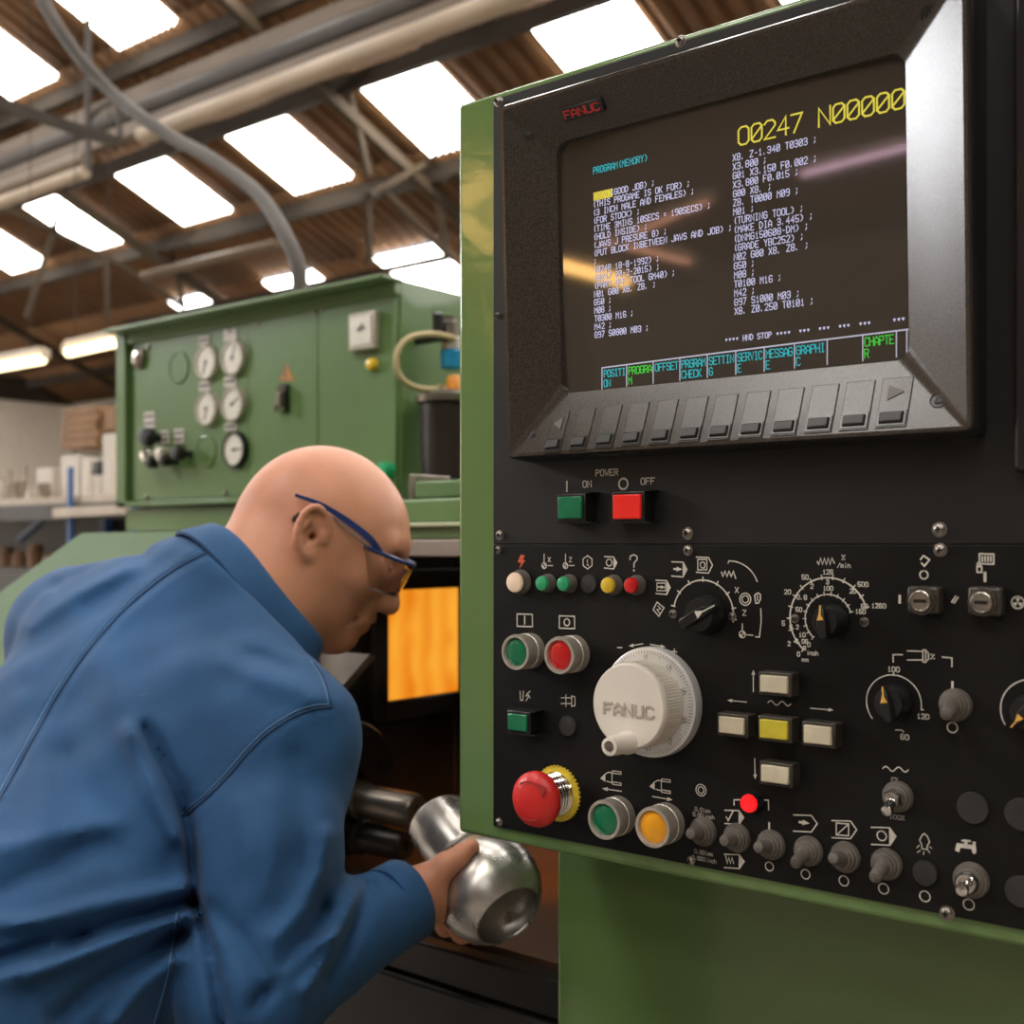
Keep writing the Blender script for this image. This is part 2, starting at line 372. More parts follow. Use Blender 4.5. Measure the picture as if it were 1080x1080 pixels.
# ---------------------------------------------------------------- stroke lettering (panel engraving and screen characters)
GL = {'A': '0004264440 0242', 'B': '00063645443303 3342413000', 'C': '4536160501103041', 'D': '00062644422000', 'E': '46060040 0333', 'F': '460600 0333',
 'G': '453616050110304143 4323', 'H': '0006 4046 0343', 'I': '1030 2026 1636', 'J': '0110304146', 'K': '0006 4602 1340', 'L': '060040', 'M': '0006234640',
 'N': '00064046', 'O': '100105163645413010', 'P': '00063645443303', 'Q': '100105163645413010 2240', 'R': '00063645443303 2340', 'S': '4536160504133342413010' + '01',
 'T': '0646 2026', 'U': '060110304146', 'V': '062046', 'W': '0610233046', 'X': '0046 0640', 'Y': '062346 2320', 'Z': '06460040', '0': '100105163645413010 0145',
 '1': '142620 1030', '2': '05163645440040', '3': '051636454433 13334241301001', '4': '30360242', '5': '460603334241301001', '6': '4536160501103041423303',
 '7': '064610', '8': '130405163645443313020110304142' + '33', '9': '103041453616050413' + '43', '(': '36242230', ')': '16343210', ';': '2425 222110', '.': '1011', '-': '1333',
 '=': '1232 1434', '*': '142333 13223424 1424', '%': '0046 0616150506 3041', '/': '0046', '+': '2125 0343', 'i': '2023 2526', 'n': '0004 0314344340', 'c': '4334140301103041',
 'h': '0006 0314344340', 'm': '0004 0314232023344340', ' ': ''}
NRIB = [0]
def strip(P, wd, nrm, closed=False):
    # left and right edges of a mitred stroke of width wd along P
    P = [V3(*p) for p in P]; Q = [P[0]]
    for p in P[1:]:
        if np.linalg.norm(p - Q[-1]) > 1e-6: Q.append(p)
    if closed and np.linalg.norm(Q[0] - Q[-1]) < 1e-6: Q.pop()
    P = Q; n = len(P)
    if n < 2: P = [P[0], P[0] + V3(wd * .1, 0, 0)]; n = 2
    D = [P[(i + 1) % n] - P[i] for i in range(n)]; D = [d / max(np.linalg.norm(d), 1e-9) for d in D]
    A, B = [], []
    for i in range(n):
        d0 = D[i - 1] if (i > 0 or closed) else D[0]; d1 = D[i] if (i < n - 1 or closed) else D[n - 2]
        s0 = np.cross(d0, nrm); s1 = np.cross(d1, nrm); m = s0 + s1; L = np.linalg.norm(m)
        if L < .25: m = s1; k = 1.
        else: m = m / L; k = min(1 / max(m @ s1, .3), 1.9)
        m = m / max(np.linalg.norm(m), 1e-9)
        e = V3(0, 0, 0)
        if not closed: e = -d1 * wd * .45 if i == 0 else (d0 * wd * .45 if i == n - 1 else e)
        A.append(P[i] + e - m * k * wd / 2); B.append(P[i] + e + m * k * wd / 2)
    if closed: A.append(A[0]); B.append(B[0])
    return A, B
def ribbon(mb, P, wd, nrm, closed=False):
    # flat stroke of width wd along points P on a surface with normal nrm
    nrm = V3(*nrm); NRIB[0] += 1; lift = nrm * (NRIB[0] % 9) * 2.2e-5
    A, B = strip(P, wd, nrm, closed); n = len(A)
    mb.add([a + lift for a in A] + [b + lift for b in B], [(i, i + 1, n + i + 1, n + i) for i in range(n - 1)])
def letters(mb, txt, o, ex, ez, h, adv, wd, nrm, wk=.72, f=lambda p: p, O0=False):
    # txt from point o, along ex, up ez; h cap height, adv advance per character
    for i, ch in enumerate(txt):
        g = GL.get(ch, '')
        if ch == '0' and O0: g = GL['O']
        for st in g.split(' '):
            pts = [(int(st[k]), int(st[k + 1])) for k in range(0, len(st) - 1, 2)]
            if not pts: continue
            ribbon(mb, [f(o + ex * (i * adv + x / 4 * adv * wk) + ez * (y / 6 * h)) for x, y in pts], wd, nrm)
EX, EZ, EN = V3(1, 0, 0), V3(0, 0, 1), V3(0, -1, 0)
YP = -.003                                   # face of the black plates
YL = YP - .0004                              # printing lies on it
def pt(px, py): return PY(px, py, YL)
def Sx(mb, pts, wpx=1.4, closed=False):
    ribbon(mb, [pt(*p) for p in pts], wpx * MPP(*pts[0]), EN, closed)
def Tx(mb, txt, px, py, hpx, wpx=1.1, k=.95):
    m = MPP(px, py); letters(mb, txt, pt(px, py), EX, EZ, hpx * m, hpx * m * k, wpx * m, EN, O0=True)
def arcm(mb, c, r, a0, a1, wd, n=40):         # clock degrees, 0 = up, clockwise
    c = V3(*c); A = np.radians(np.linspace(a0, a1, n))
    ribbon(mb, [c + r * (EX * math.sin(a) + EZ * math.cos(a)) for a in A], wd, EN)
def ringp(mb, px, py, rpx, wpx=1.4, n=24):
    m = MPP(px, py); arcm(mb, pt(px, py), rpx * m, 0, 360, wpx * m, n)
def sector(mb, px, py, rpx, a0, a1):
    m = MPP(px, py); c = pt(px, py); A = np.radians(np.linspace(a0, a1, 10))
    P = [c] + [c + rpx * m * (EX * math.sin(a) + EZ * math.cos(a)) for a in A]
    mb.add(P, [tuple(range(len(P)))])
def tri(mb, pts): P = [pt(*p) for p in pts]; mb.add(P, [tuple(range(len(P)))])
def arrow(mb, a, b, w=1.4, hd=5):
    a = V3(*a); b = V3(*b); d = (b - a) / np.linalg.norm(b - a); n = V3(-d[1], d[0])
    Sx(mb, [a, b - d * hd * .8], w); tri(mb, [b, b - d * hd * 1.3 + n * hd * .5, b - d * hd * 1.3 - n * hd * .5])
def tape(mb, x, y, w, h, fill=True):          # the pointed block tape symbol
    Sx(mb, [(x - w / 2, y - h / 2), (x + w * .25, y - h / 2 + .5), (x + w / 2, y + .6), (x + w * .25, y + h / 2 + 1), (x - w / 2, y + h / 2)], 1.3)
    if fill: tri(mb, [(x + w * .22, y - h / 2 + .5), (x + w / 2, y + .6), (x + w * .22, y + h / 2 + 1)])

# ---------------------------------------------------------------- the control pendant
xl = PY(483, 573, 0)[0]; xr = PY(1135, 573, 0)[0]; zbot = PY(484, 878, 0)[2]; ztop = PY(483, 110, 0)[2]
pend = thing('control_pendant', 'green control pendant with black switch panel beside the man in blue', 'control panel', ((xl + xr) / 2, .1, zbot))
MB().box(xl, xr, 0, .22, zbot, ztop).build('housing', M['green'], pend, bevel=.004, seg=3)
xpl = PY(522.5, 573, 0)[0]; xpr = xr - .012
zseam = PY(525, 574, 0)[2]; zpb = PY(524, 871, 0)[2]; zpt = PY(523, 105.5, 0)[2]
up_plate = MB().box(xpl, xpr, YP, .001, zseam + .0003, zpt - .0).build('upper_plate', M['plate_up'], pend, bevel=.0006)
lo_plate = MB().box(xpl, xpr, YP, .001, zpb, zseam - .0003).build('lower_plate', M['plate'], pend, bevel=.0006)
# upright cover strip at the right-hand end of the plate
xs0 = PY(1069, 573, -.01)[0]
MB().box(xs0, xs0 + .02, -.014, YP + .0005, PY(1069, 500, 0)[2], zpt).build('hinge_strip', M['bezel_side'], pend, bevel=.004)

def P_(px, py, h): return PY(px, py, YP - h)   # a point of a cap that stands h off the plate
def at(px, py, h):
    p = P_(px, py, h); return V3(p[0], YP, p[2])
def lab(o, l):
    if l: o['label'] = l
    return o
OUT = V3(0, -1, 0)
def screw(px, py, dpx, par=pend, y=YP, nm='screw'):
    c = PY(px, py, y); m = MPP(px, py) * dpx / 2; mb = MB()
    mb.lathe(c + V3(0, .0005, 0), OUT, [(m * 1.35, 0), (m * 1.35, .001), (m, .0012), (m * .96, .0022), (m * .6, .0032), (0, .0035)], 20)
    o = mb.build(nm, M['screw'], par)
    b = MB(); b.box(c[0] - m * .55, c[0] + m * .55, c[1] - .0042, c[1] - .003, c[2] - m * .12, c[2] + m * .12); b.box(c[0] - m * .12, c[0] + m * .12, c[1] - .0042, c[1] - .003, c[2] - m * .55, c[2] + m * .55)
    b.build('cross_recess', M['black'], o); return o
for a in ((527.5, 564.5, 8), (725.5, 562.5, 10), (525.5, 580, 6), (726, 580.5, 8.5), (991, 558.5, 12), (992, 580, 11), (526.5, 867, 7), (729, 907.5, 7), (999, 963, 12), (524.5, 333, 5), (525, 107.5, 7)): screw(*a)

def square_button(nm, l, cap, base, h, m, cap_h=.35, frame=None, hm=None):
    # cap, base: pixel boxes; the body stands h off the plate
    x0, y0, x1, y1 = cap
    a = P_(x0, y0, h); b = P_(x1, y1, h); fr = frame or .0022
    bx0, bx1, bz0, bz1 = a[0] - fr, b[0] + fr, b[2] - fr, a[2] + fr
    t = MB()
    o = lab(MB().box(bx0, bx1, YP - h + .001, YP + .001, bz0, bz1).build(nm, hm or M['black'], pend, bevel=.0008), l)
    MB().box(a[0], b[0], YP - h - .0012, YP - h + .002, b[2], a[2]).build('lens_cap', m, o, bevel=.0008)
    return o, (bx0, bx1, bz0, bz1)
def rail(o, bx, h):
    e = .0012
    for z in (bx[3], bx[2] - .0012): MB().box(bx[0] - e, bx[1] + .004, YP - h * .95, YP, z, z + .0012).build('guard_rail', M['bezel_side'], o)
o, b = square_button('push_button', 'square green power on button', (589, 524, 614, 547), None, .016, M['g_lens']); rail(o, b, .015)
o, b = square_button('push_button', 'square lit red power off button', (647, 522, 676, 547), None, .016, M['r_pow']); rail(o, b, .015)
o, b = square_button('push_button', 'small square green button', (536, 752, 556, 772), None, .014, M['g_lens']); rail(o, b, .013)
for l, c, m in (('cream jog key above the yellow key', (802, 711.5, 831, 732), 'jog'), ('cream jog key at the left end of the row', (758.5, 755, 785, 775.5), 'jog'),
                ('yellow rapid key in the middle of the jog keys', (801.5, 758, 831, 781), 'jog_y'), ('cream jog key at the right end of the row', (848, 764, 877, 786.5), 'jog'),
                ('cream jog key below the yellow key', (803, 806, 832, 828), 'jog')):
    square_button('jog_key', l, c, None, .013, M[m], hm=M['jog_h'])

def round_part(nm, l, px, py, h, prof, m, n=36):
    return lab(MB().lathe(at(px, py, h), OUT, prof, n).build(nm, m, pend, ang=40), l)
# row of indicator lamps
for l, px, py, d, m in (('white indicator lamp', 541, 614.3, 21, 'w_lens'), ('pale green indicator lamp under X reference mark', 570, 615.3, 15.5, 'g_lens2'), ('pale green indicator lamp under Z reference mark', 592.5, 615.8, 15.5, 'g_lens2'),
                        ('yellow indicator lamp', 639.5, 617.3, 17, 'y_lens'), ('dark red indicator lamp', 664, 617.4, 17, 'r_lens'), ('lit red indicator lamp above the toggle row', 788, 848, 19, 'r_lit')):
    r = MPP(px, py) * d / 2; h = .011
    o = round_part('indicator_lamp', l, px, py, h, [(r * 1.25, -.001), (r * 1.25, .002), (r * 1.15, .0035), (r * 1.05, .007), (r * 1.05, .0078)], M['rubber'] if m != 'r_lit' else M['black'])
    MB().lathe(at(px, py, h), OUT, [(r * .98, .006), (r * .98, h - .002), (r * .9, h - .0006), (r * .6, h), (0, h + .0004)], 32).build('lens', M[m], o)
for px, py, d in ((620.5, 616, 20), (598, 766, 22), (1025.5, 852.5, 34), (1077, 859.5, 35), (975, 921.5, 27), (1076.5, 941, 34)):
    r = MPP(px, py) * d / 2
    round_part('blanking_plug', None, px, py, .002, [(r, -.001), (r, .0012), (r * .93, .0022), (0, .0024)], M['blank'])
# round push buttons in satin collars
for l, px, py, d, m in (('green cycle start push button', 543.2, 688, 27, 'g_lens'), ('red feed hold push button', 589.3, 691.3, 28.5, 'r_lens'), ('green tailstock push button', 636.6, 865, 30, 'g_lens'), ('amber tailstock push button', 687.8, 873, 31, 'o_lens')):
    k = MPP(px, py); r = k * d / 2; R = r * 1.36; h = .021
    o = round_part('round_push_button', l, px, py, h, [(R * 1.0, -.001), (R * 1.0, .008), (R * .96, .0085), (R * .97, .012), (R * 1.0, h - .002), (R * .97, h), (r * 1.12, h), (r * 1.06, h - .003)], M['collar'], 48)
    MB().lathe(at(px, py, h), OUT, [(r * 1.06, h - .006), (r * 1.06, h - .0025), (r * .98, h - .0018), (r * .6, h - .001), (0, h - .0007)], 40).build('lens', M[m], o)
# emergency stop
px, py = 559.5, 844.5; k = MPP(px, py); R = k * 58 / 2 * .97; h = .036
o = round_part('emergency_stop', 'red mushroom emergency stop button', px, py, h, [(R * .66, .006), (R * .66, .022), (R * .62, .0225), (R * .62, .024), (R * .97, .0245), (R, .0265), (R, .0295), (R * .96, .0325), (R * .8, .0355), (R * .5, .0375), (0, .0385)], M['estop'], 56)
mb = MB(); c = at(px, py, h)
prof = [(R * .80, .0), (R * .80, .004)]
for i in range(5): prof += [(R * .74, .005 + i * .0035), (R * .79, .0062 + i * .0035), (R * .79, .0075 + i * .0035), (R * .74, .0084 + i * .0035)]
mb.lathe(c, OUT, prof, 48).build('chrome_collar', M['chrome'], o)
mb = MB()
n = 72; mb.lathe(c, OUT, [(R * .9, -.001), (R * .98, -.001), (R * .98, .0015), (R * .78, .0025)], n)
for i in range(40):
    a = 2 * PI * i / 40; q = c + (EX * math.cos(a) + EZ * math.sin(a)) * R * .98
    mb.cyl(q, q + OUT * .0018, R * .055, n=8)
mb.build('yellow_ring', M['yellow'], o)
# moulded arrows on the mushroom cap
mb = MB()
for a0, a1 in ((-35, 45), (150, 205)):
    A = np.radians(np.linspace(a0, a1, 10)); ribbon(mb, [c + OUT * .0378 + R * .68 * (EX * math.sin(a) + EZ * math.cos(a)) for a in A], .0014, EN)
a = math.radians(48); q = c + OUT * .0376 + R * .68 * (EX * math.sin(a) + EZ * math.cos(a))
mb.add([q + V3(.006, 0, .003), q + V3(-.004, 0, .005), q + V3(.001, 0, -.006)], [(0, 1, 2)])
mb.build('moulded_arrow', mat('worn_red', (.40, .03, .025), .5), o)

# handwheel
px, py = 683, 741; k = MPP(px, py, -.012); c = at(px, py, .009); R = k * 117 / 2
hw = lab(MB().lathe(c, OUT, [(R * 1.0, -.001), (R, .006), (R * .985, .0085), (R * .96, .009), (R * .70, .0098), (R * .68, .0098)], 80).build('handwheel', M['dial'], pend), 'cream handwheel with graduated silver dial')
mb = MB(); yd = .0097
for i in range(100):
    a = 2 * PI * i / 100; L = .13 if i % 10 == 0 else (.10 if i % 5 == 0 else .07)
    d = EX * math.sin(a) + EZ * math.cos(a)
    ribbon(mb, [c + OUT * (yd - .0001 + .0004) + d * R * (.955 - L), c + OUT * yd + d * R * .945], .00035, EN)
for i in range(10):
    a = 2 * PI * i / 10 - .02; d = EX * math.sin(a) + EZ * math.cos(a); e = EX * math.cos(a) - EZ * math.sin(a)
    t_ = str(i * 10); letters(mb, t_, c + OUT * (yd + .0006) + d * R * .745 - e * len(t_) * .0013, e, d, .0042, .0028, .0004, EN, O0=True)
mb.build('dial_scale', M['tick'], hw)
r = R * .765; pr = []
cap_h = .036
prof = [(r * 1.0, .009), (r * 1.0, cap_h - .003), (r * .985, cap_h - .001), (r * .95, cap_h), (0, cap_h + .0002)]
mb = MB(); mb.lathe(c, OUT, prof, 96)
for i in range(90):                            # knurling
    a = 2 * PI * i / 90; d = EX * math.cos(a) + EZ * math.sin(a); e = V3(-math.sin(a), 0, math.cos(a))
    q = c + d * r * .995
    mb.hexa([q + OUT * .010 - e * .0004, q + OUT * .010 + e * .0004, q + OUT * .010 + e * .0002 + d * .0006, q + OUT * .010 - e * .0002 + d * .0006],
            [q + OUT * (cap_h - .005) - e * .0004, q + OUT * (cap_h - .005) + e * .0004, q + OUT * (cap_h - .005) + e * .0002 + d * .0006, q + OUT * (cap_h - .005) - e * .0002 + d * .0006])
kn = mb.build('handwheel_knob', M['white_knob'], hw)
def raised(txt, o_, h, adv, wd, dep, nm, m, par, bold=1.):
    mb = MB()
    for i, ch in enumerate(txt):
        for st in GL[ch].split(' '):
            pts = [(int(st[q]), int(st[q + 1])) for q in range(0, len(st) - 1, 2)]
            P = [o_ + EX * (i * adv + x / 4 * adv * .74) + EZ * (y / 6 * h) for x, y in pts]
            NRIB[0] += 1; A, B = strip(P, wd, EN); n = len(A); dd = dep + (NRIB[0] % 5) * 4e-5
            mb.add([p + V3(0, .0006, 0) for p in A + B] + [p + OUT * dd for p in A + B], [(2 * n + i, 2 * n + i + 1, 3 * n + i + 1, 3 * n + i) for i in range(n - 1)] +
                   [(i, i + 1, 2 * n + i + 1, 2 * n + i) for i in range(n - 1)] + [(n + i, n + i + 1, 3 * n + i + 1, 3 * n + i) for i in range(n - 1)] + [(0, n, 3 * n, 2 * n), (n - 1, 2 * n - 1, 4 * n - 1, 3 * n - 1)])
    return mb.build(nm, m, par)
p = PY(637.5, 752, YP - cap_h); m_ = MPP(660, 745, YP - cap_h)
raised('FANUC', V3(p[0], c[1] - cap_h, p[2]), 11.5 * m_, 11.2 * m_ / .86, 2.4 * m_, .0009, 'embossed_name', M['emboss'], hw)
hp = PY(662, 783, YP - cap_h); hp = V3(hp[0], c[1] - cap_h, hp[2])
o = MB().lathe(hp, OUT, [(.0088, -.003), (.0088, .002), (.0076, .004), (.0072, .020), (.0066, .024), (.0042, .0245), (.004, .0225), (0, .0225)], 28).build('crank_handle', M['white_knob'], hw)
MB().lathe(hp, OUT, [(.0036, .022), (.0034, .0238), (0, .0242)], 16).build('handle_screw', M['screw'], hw)

# pointer knobs
def pointer_knob(nm, l, px, py, Rpx, ang, tip=1.35, scr=True):
    h = .02; k = MPP(px, py); R = k * Rpx; c = at(px, py, h * .5)
    o = lab(MB().lathe(c, OUT, [(R * 1.05, 0), (R * 1.05, .003), (R * .95, .006), (R * .90, .012), (R * .82, .0145), (0, .015)], 40).build(nm, M['black'], pend), l)
    a = math.radians(ang); d = EX * math.sin(a) + EZ * math.cos(a); e = EX * math.cos(a) - EZ * math.sin(a)
    mb = MB(); pr = [(-1.05, .30), (-.9, .42), (-.2, .46), (.5, .40), (tip, .10), (tip, -.10), (.5, -.40), (-.2, -.46), (-.9, -.42), (-1.05, -.30)]
    lo = [c + OUT * .010 + R * (x * d + y * e) for x, y in pr]; hi = [c + OUT * (h if x < 1 else h * .8) + R * (x * .96 * d + y * .55 * e) for x, y in pr]
    n = len(pr); mb.add(lo + hi, [tuple(range(n)), tuple(range(n, 2 * n))] + [(i, (i + 1) % n, n + (i + 1) % n, n + i) for i in range(n)])
    g = mb.build('grip', M['black'], o, bevel=.0008)
    mb = MB(); q = c + OUT * (h * .98 + .0004)
    mb.add([q + R * (.62 * d), q + R * (.12 * d + .22 * e), q + R * (.12 * d - .22 * e)], [(0, 1, 2)])
    ribbon(mb, [q + R * .2 * d, q + R * tip * .95 * d + V3(0, h * .14, 0)], .0009, EN)
    mb.build('pointer_mark', M['orange'] if scr else M['print'], o)
    return o
o1 = pointer_knob('mode_selector_knob', 'black mode selector knob pointing to the upper right', 739.5, 649, 20, 62, 1.25, False)
pointer_knob('feed_override_knob', 'black feed override knob with orange mark in the double scale', 872, 655.5, 17, -8, 1.05)
pointer_knob('spindle_override_knob', 'black knob with orange mark in the 60 to 120 scale', 939, 742, 18, -12, 1.05)
pointer_knob('rotary_knob', 'black knob at the right edge of the photograph', 1083, 752, 18, -140, 1.1)
screw(710, 647.5, 7); screw(772.5, 650, 7); screw(838.5, 652.5, 7); screw(911.5, 656, 7.5)

# key switches
for px0, px1, y0, y1, kx, ky in ((956, 990, 618, 648, 969.5, 634), (1020, 1056, 618.5, 650.5, 1034, 635.5)):
    h = .010; a = P_(px0, y0, h); b = P_(px1, y1, h)
    o = lab(MB().box(a[0], b[0], YP - h, YP + .001, b[2], a[2]).build('key_switch', M['jog_h'], pend, bevel=.002), 'key switch below an arrow mark' if kx < 1000 else 'key switch below a screen and padlock mark')
    r = MPP(kx, ky) * 11; c = at(kx, ky, h + .004)
    MB().lathe(c, OUT, [(r * 1.0, h - .001), (r, h + .003), (r * .9, h + .0035), (r * .85, h + .003), (0, h + .003)], 32).build('lock_barrel', M['steel'], o)
    MB().lathe(c, OUT, [(r * 1.35, h - .001), (r * 1.33, h + .0012), (r * 1.04, h + .0016), (r * 1.02, h - .001)], 32).build('lock_collar', M['jog_h'], o)
    MB().box(c[0] - r * .6, c[0] + r * .6, c[1] - h - .0034, c[1] - h - .002, c[2] - r * .16, c[2] + r * .16).build('key_slot', M['black'], o)

# toggle switches
def toggle(l, bx, by, tx, ty, d, chrome=False):
    k = MPP(bx, by); r = k * d / 2; c = PY(bx, by, YP - .004); c = V3(c[0], YP, c[2]); ht = .022
    prof = [(r, -.001), (r, .0015)]
    for i in range(3): q = r * (.98 - i * .16); prof += [(q, .002 + i * .0022), (q * .94, .0036 + i * .0022), (q * .86, .0038 + i * .0022)]
    prof += [(r * .45, .0085), (0, .009)]
    o = lab(MB().lathe(c, OUT, prof, 32).build('toggle_switch', M['rubber'], pend), l)
    tp = PY(tx, ty, YP - ht); b = c + OUT * .006
    dv = tp - b
    if chrome: MB().tube([b, b + dv * .15, b + dv * .8, b + dv * .98, b + dv * 1.06, b + dv * 1.10], [.0046, .0032, .0036, .0040, .0034, .001], 16).build('lever', M['chrome'], o)
    if chrome: MB().lathe(c, OUT, [(r * .62, .006), (r * .62, .0105), (r * .5, .0125), (r * .36, .0125), (r * .3, .011)], 6 if ty < 900 else 24).build('chrome_nut', M['chrome'], o)
    else: MB().tube([b, b + dv * .4, b + dv * .85, b + dv * 1.0, b + dv * 1.05], [r * .55, r * .42, r * .40, r * .33, r * .1], 20).build('lever_boot', M['rubber'], o)
for a in (('toggle switch between the amber button and a tick mark', 739.5, 878, 728, 879, 31), ('toggle switch under a tick mark', 775, 884.5, 763.5, 886.5, 31), ('toggle switch to the right of the lit red lamp', 811, 892, 799.5, 893.5, 32),
          ('toggle switch under an arrow mark, lever down', 850.5, 898.5, 838.5, 911, 32), ('toggle switch under a crossed square mark', 889.5, 905, 878.5, 905, 33), ('toggle switch under a loop arrow mark, lever down', 933, 912.5, 922.5, 926, 34),
          ('grey toggle switch right of the 60 to 120 scale', 1006, 744, 997.5, 754, 35)): toggle(*a)
toggle('chrome toggle switch under a wave mark', 945, 841, 935, 855, 33, True)
toggle('chrome toggle switch under a tap mark', 1022.5, 929.5, 1014.5, 939, 38, True)

# ---------------------------------------------------------------- printing on the two plates
mb = MB()
Tx(mb, 'POWER', 628.5, 502, 6.2, 1.15); Tx(mb, 'ON', 615, 514, 6.5, 1.2); Tx(mb, 'OFF', 676, 511, 6.5, 1.2)
Sx(mb, [(598, 508), (598, 518)], 1.9); ringp(mb, 657.5, 510.3, 5.6, 2.)
mb.build('printed_legend', M['print'], up_plate)
mb = MB()
for (x, y, q) in ((574, 596.5, 'X'), (596.5, 596.5, 'Z')):
    ringp(mb, x, y, 3, 1.2, 16); sector(mb, x, y, 3, 0, 90); sector(mb, x, y, 3, 180, 270)
    Sx(mb, [(x, y - 12), (x, y - 4)], 1.1); Sx(mb, [(x + 4, y), (x + 9, y)], 1.1); Tx(mb, q, x + 4, y - 4, 4.5, .9)
Sx(mb, [(619.8 + 6 * math.sin(a) * .9, 593 - 7 * math.cos(a)) for a in np.radians(range(0, 360, 60))], 1.2, True); Tx(mb, '1', 618.2, 596, 6, 1)
tape(mb, 644, 593, 13, 12); ringp(mb, 642.5, 593.3, 3.6, 1.2)
Sx(mb, [(664.5, 590), (665, 586.5), (668.5, 585), (672, 587), (672, 590), (668.8, 594), (668.6, 598)], 1.5); Sx(mb, [(668.6, 601), (668.6, 602)], 1.7)
for x, y in ((553.5, 654), (598, 656)):
    Sx(mb, [(x - 8, y - 6.5), (x + 8, y - 6), (x + 8.2, y + 7), (x - 8, y + 6.5)], 1.3, True)
Sx(mb, [(553.5, 650), (553.5, 658)], 1.6); ringp(mb, 598, 656.3, 3.6, 1.5)
Sx(mb, [(548.5, 729), (549, 738.5), (551.5, 738.5), (552, 729)], 1.1); Sx(mb, [(559, 729), (554.5, 734), (558, 733.5), (555, 739)], 1.2); Sx(mb, [(556, 731), (559, 736)], 1)
Sx(mb, [(592, 736), (602, 736)], 1); Sx(mb, [(592, 742), (602, 742)], 1); Sx(mb, [(603, 734), (603, 745), (606.5, 744), (606.5, 735)], 1.1, True); Sx(mb, [(597, 733), (597, 745)], 1)
build_clusters(mb, 'status_symbol', M['print'], lo_plate); mb = MB()
# handwheel marks
Sx(mb, [(651.5, 683), (656, 683)], 1.2); Sx(mb, [(708.5, 687), (714, 687.5)], 1.2); Sx(mb, [(711.2, 684.5), (711.2, 690)], 1.2)
arrow(mb, (678, 679), (663, 681.5), 1.1, 4); arrow(mb, (686, 679.5), (702, 682.5), 1.1, 4); Sx(mb, [(679, 684.5), (679, 686.5)], 1.2)
mb.build('handwheel_symbols', M['print'], lo_plate); mb = MB()
# mode selector
c = pt(741.5, 648); k = MPP(741, 648); arcm(mb, c, 36 * k, -78, 100, 1.5 * k)
for a in (-78, -52, -27, 0, 27, 52, 78, 96):
    d = EX * math.sin(math.radians(a)) + EZ * math.cos(math.radians(a)); ribbon(mb, [c + d * 35 * k, c + d * 39 * k], 1.5 * k, EN)
Sx(mb, [(693, 635), (700.5, 641), (695, 650), (689, 643)], 1.2, True); Sx(mb, [(694, 639), (697, 642), (693, 643), (696, 647)], 1)
tape(mb, 699.5, 619, 15, 14); Sx(mb, [(693, 615), (702, 615), (702, 623), (693, 623)], 1, True); arrow(mb, (694, 619), (702, 619.5), 1.6, 4)
tape(mb, 716.5, 600, 16, 15); arrow(mb, (711, 600), (720, 600.5), 2, 5)
tape(mb, 743, 595.5, 17, 16, False); Sx(mb, [(736, 590), (745.5, 590), (745.5, 601), (736, 601)], 1.1, True); Sx(mb, [(739, 597), (738.5, 594), (741, 592.5), (743.5, 594), (743, 599), (740, 599)], 1.1, True)
Sx(mb, [(761, 603.5)] + [(762.5 + i * 2.2, 603.5 + (4.5 if i % 2 == 0 else -1)) for i in range(6)] + [(776, 610)], 1.4)
Tx(mb, 'X', 775.5, 625, 5.5, 1); Tx(mb, 'Z', 783.5, 649, 5.5, 1)
ringp(mb, 786, 632, 6.4, 1.3); ringp(mb, 786, 632, 3.8, 1.2)
Sx(mb, [(797, 636), (796, 628), (798, 626), (800, 625.5), (802, 627), (802, 632), (800, 636)], 1.4, True); Sx(mb, [(799, 628), (799, 633)], 1.2)
ringp(mb, 783, 669, 3.6, 1.2, 16); sector(mb, 783, 669, 3.6, 0, 90); sector(mb, 783, 669, 3.6, 180, 270); Sx(mb, [(783, 658), (783, 664)], 1.2); Sx(mb, [(788, 669.5), (794, 670)], 1.2)
Sx(mb, [(768, 594), (769, 591.5)] + [(769 + 34 * math.sin(t) * .92, 591.5 + 32 * (1 - math.cos(t))) for t in np.linspace(.2, 1.25, 8)], 1.2)
Sx(mb, [(802.5, 642), (803, 655), (801, 672), (797, 671.5)], 1.2)
mb.build('mode_scale', M['print'], lo_plate); mb = MB()
# feed override scales
c = pt(873.5, 653); k = MPP(873, 653); arcm(mb, c, 43.5 * k, -140, 72, 1.6 * k, 60); arcm(mb, c, 26 * k, -140, 72, 1.3 * k, 40)
for i in range(14):
    a = math.radians(-140 + 212 * i / 13); d = EX * math.sin(a) + EZ * math.cos(a)
    ribbon(mb, [c + d * 42 * k, c + d * 46.5 * k], 1.3 * k, EN)
    ribbon(mb, [c + d * 25 * k, c + d * 28.5 * k], 1.1 * k, EN)
for t_, x, y, h_ in (('126', 868, 605.5, 4.6), ('50', 846, 611, 4.6), ('20', 827.5, 626.5, 4.6), ('500', 905, 618.5, 4.6), ('20', 896.5, 625.5, 4.4), ('3', 871.5, 616, 4.6), ('2', 855, 620.5, 4.6), ('0.8', 840.5, 632, 4.6), ('100', 868.5, 622.5, 4.4), ('50', 839.5, 645, 4.4),
                     ('60', 908.5, 641.5, 4.4), ('1260', 919.5, 641, 4.6), ('150', 902.5, 647, 4.4), ('0.2', 833, 663, 4.2), ('5', 825, 659.5, 4.6), ('10', 843, 671.5, 4.4), ('0.08', 839, 678, 4.2), ('2', 831, 681, 4.4), ('0', 841, 692, 4.4), ('0', 852, 682, 4.4), ('0', 847.5, 685.5, 4)):
    Tx(mb, t_, x, y, h_, .95, .88)
Tx(mb, 'inch', 851, 690.5, 4.2, .85, .8); Tx(mb, 'mm', 846, 697.5, 4, .85, 1.0)
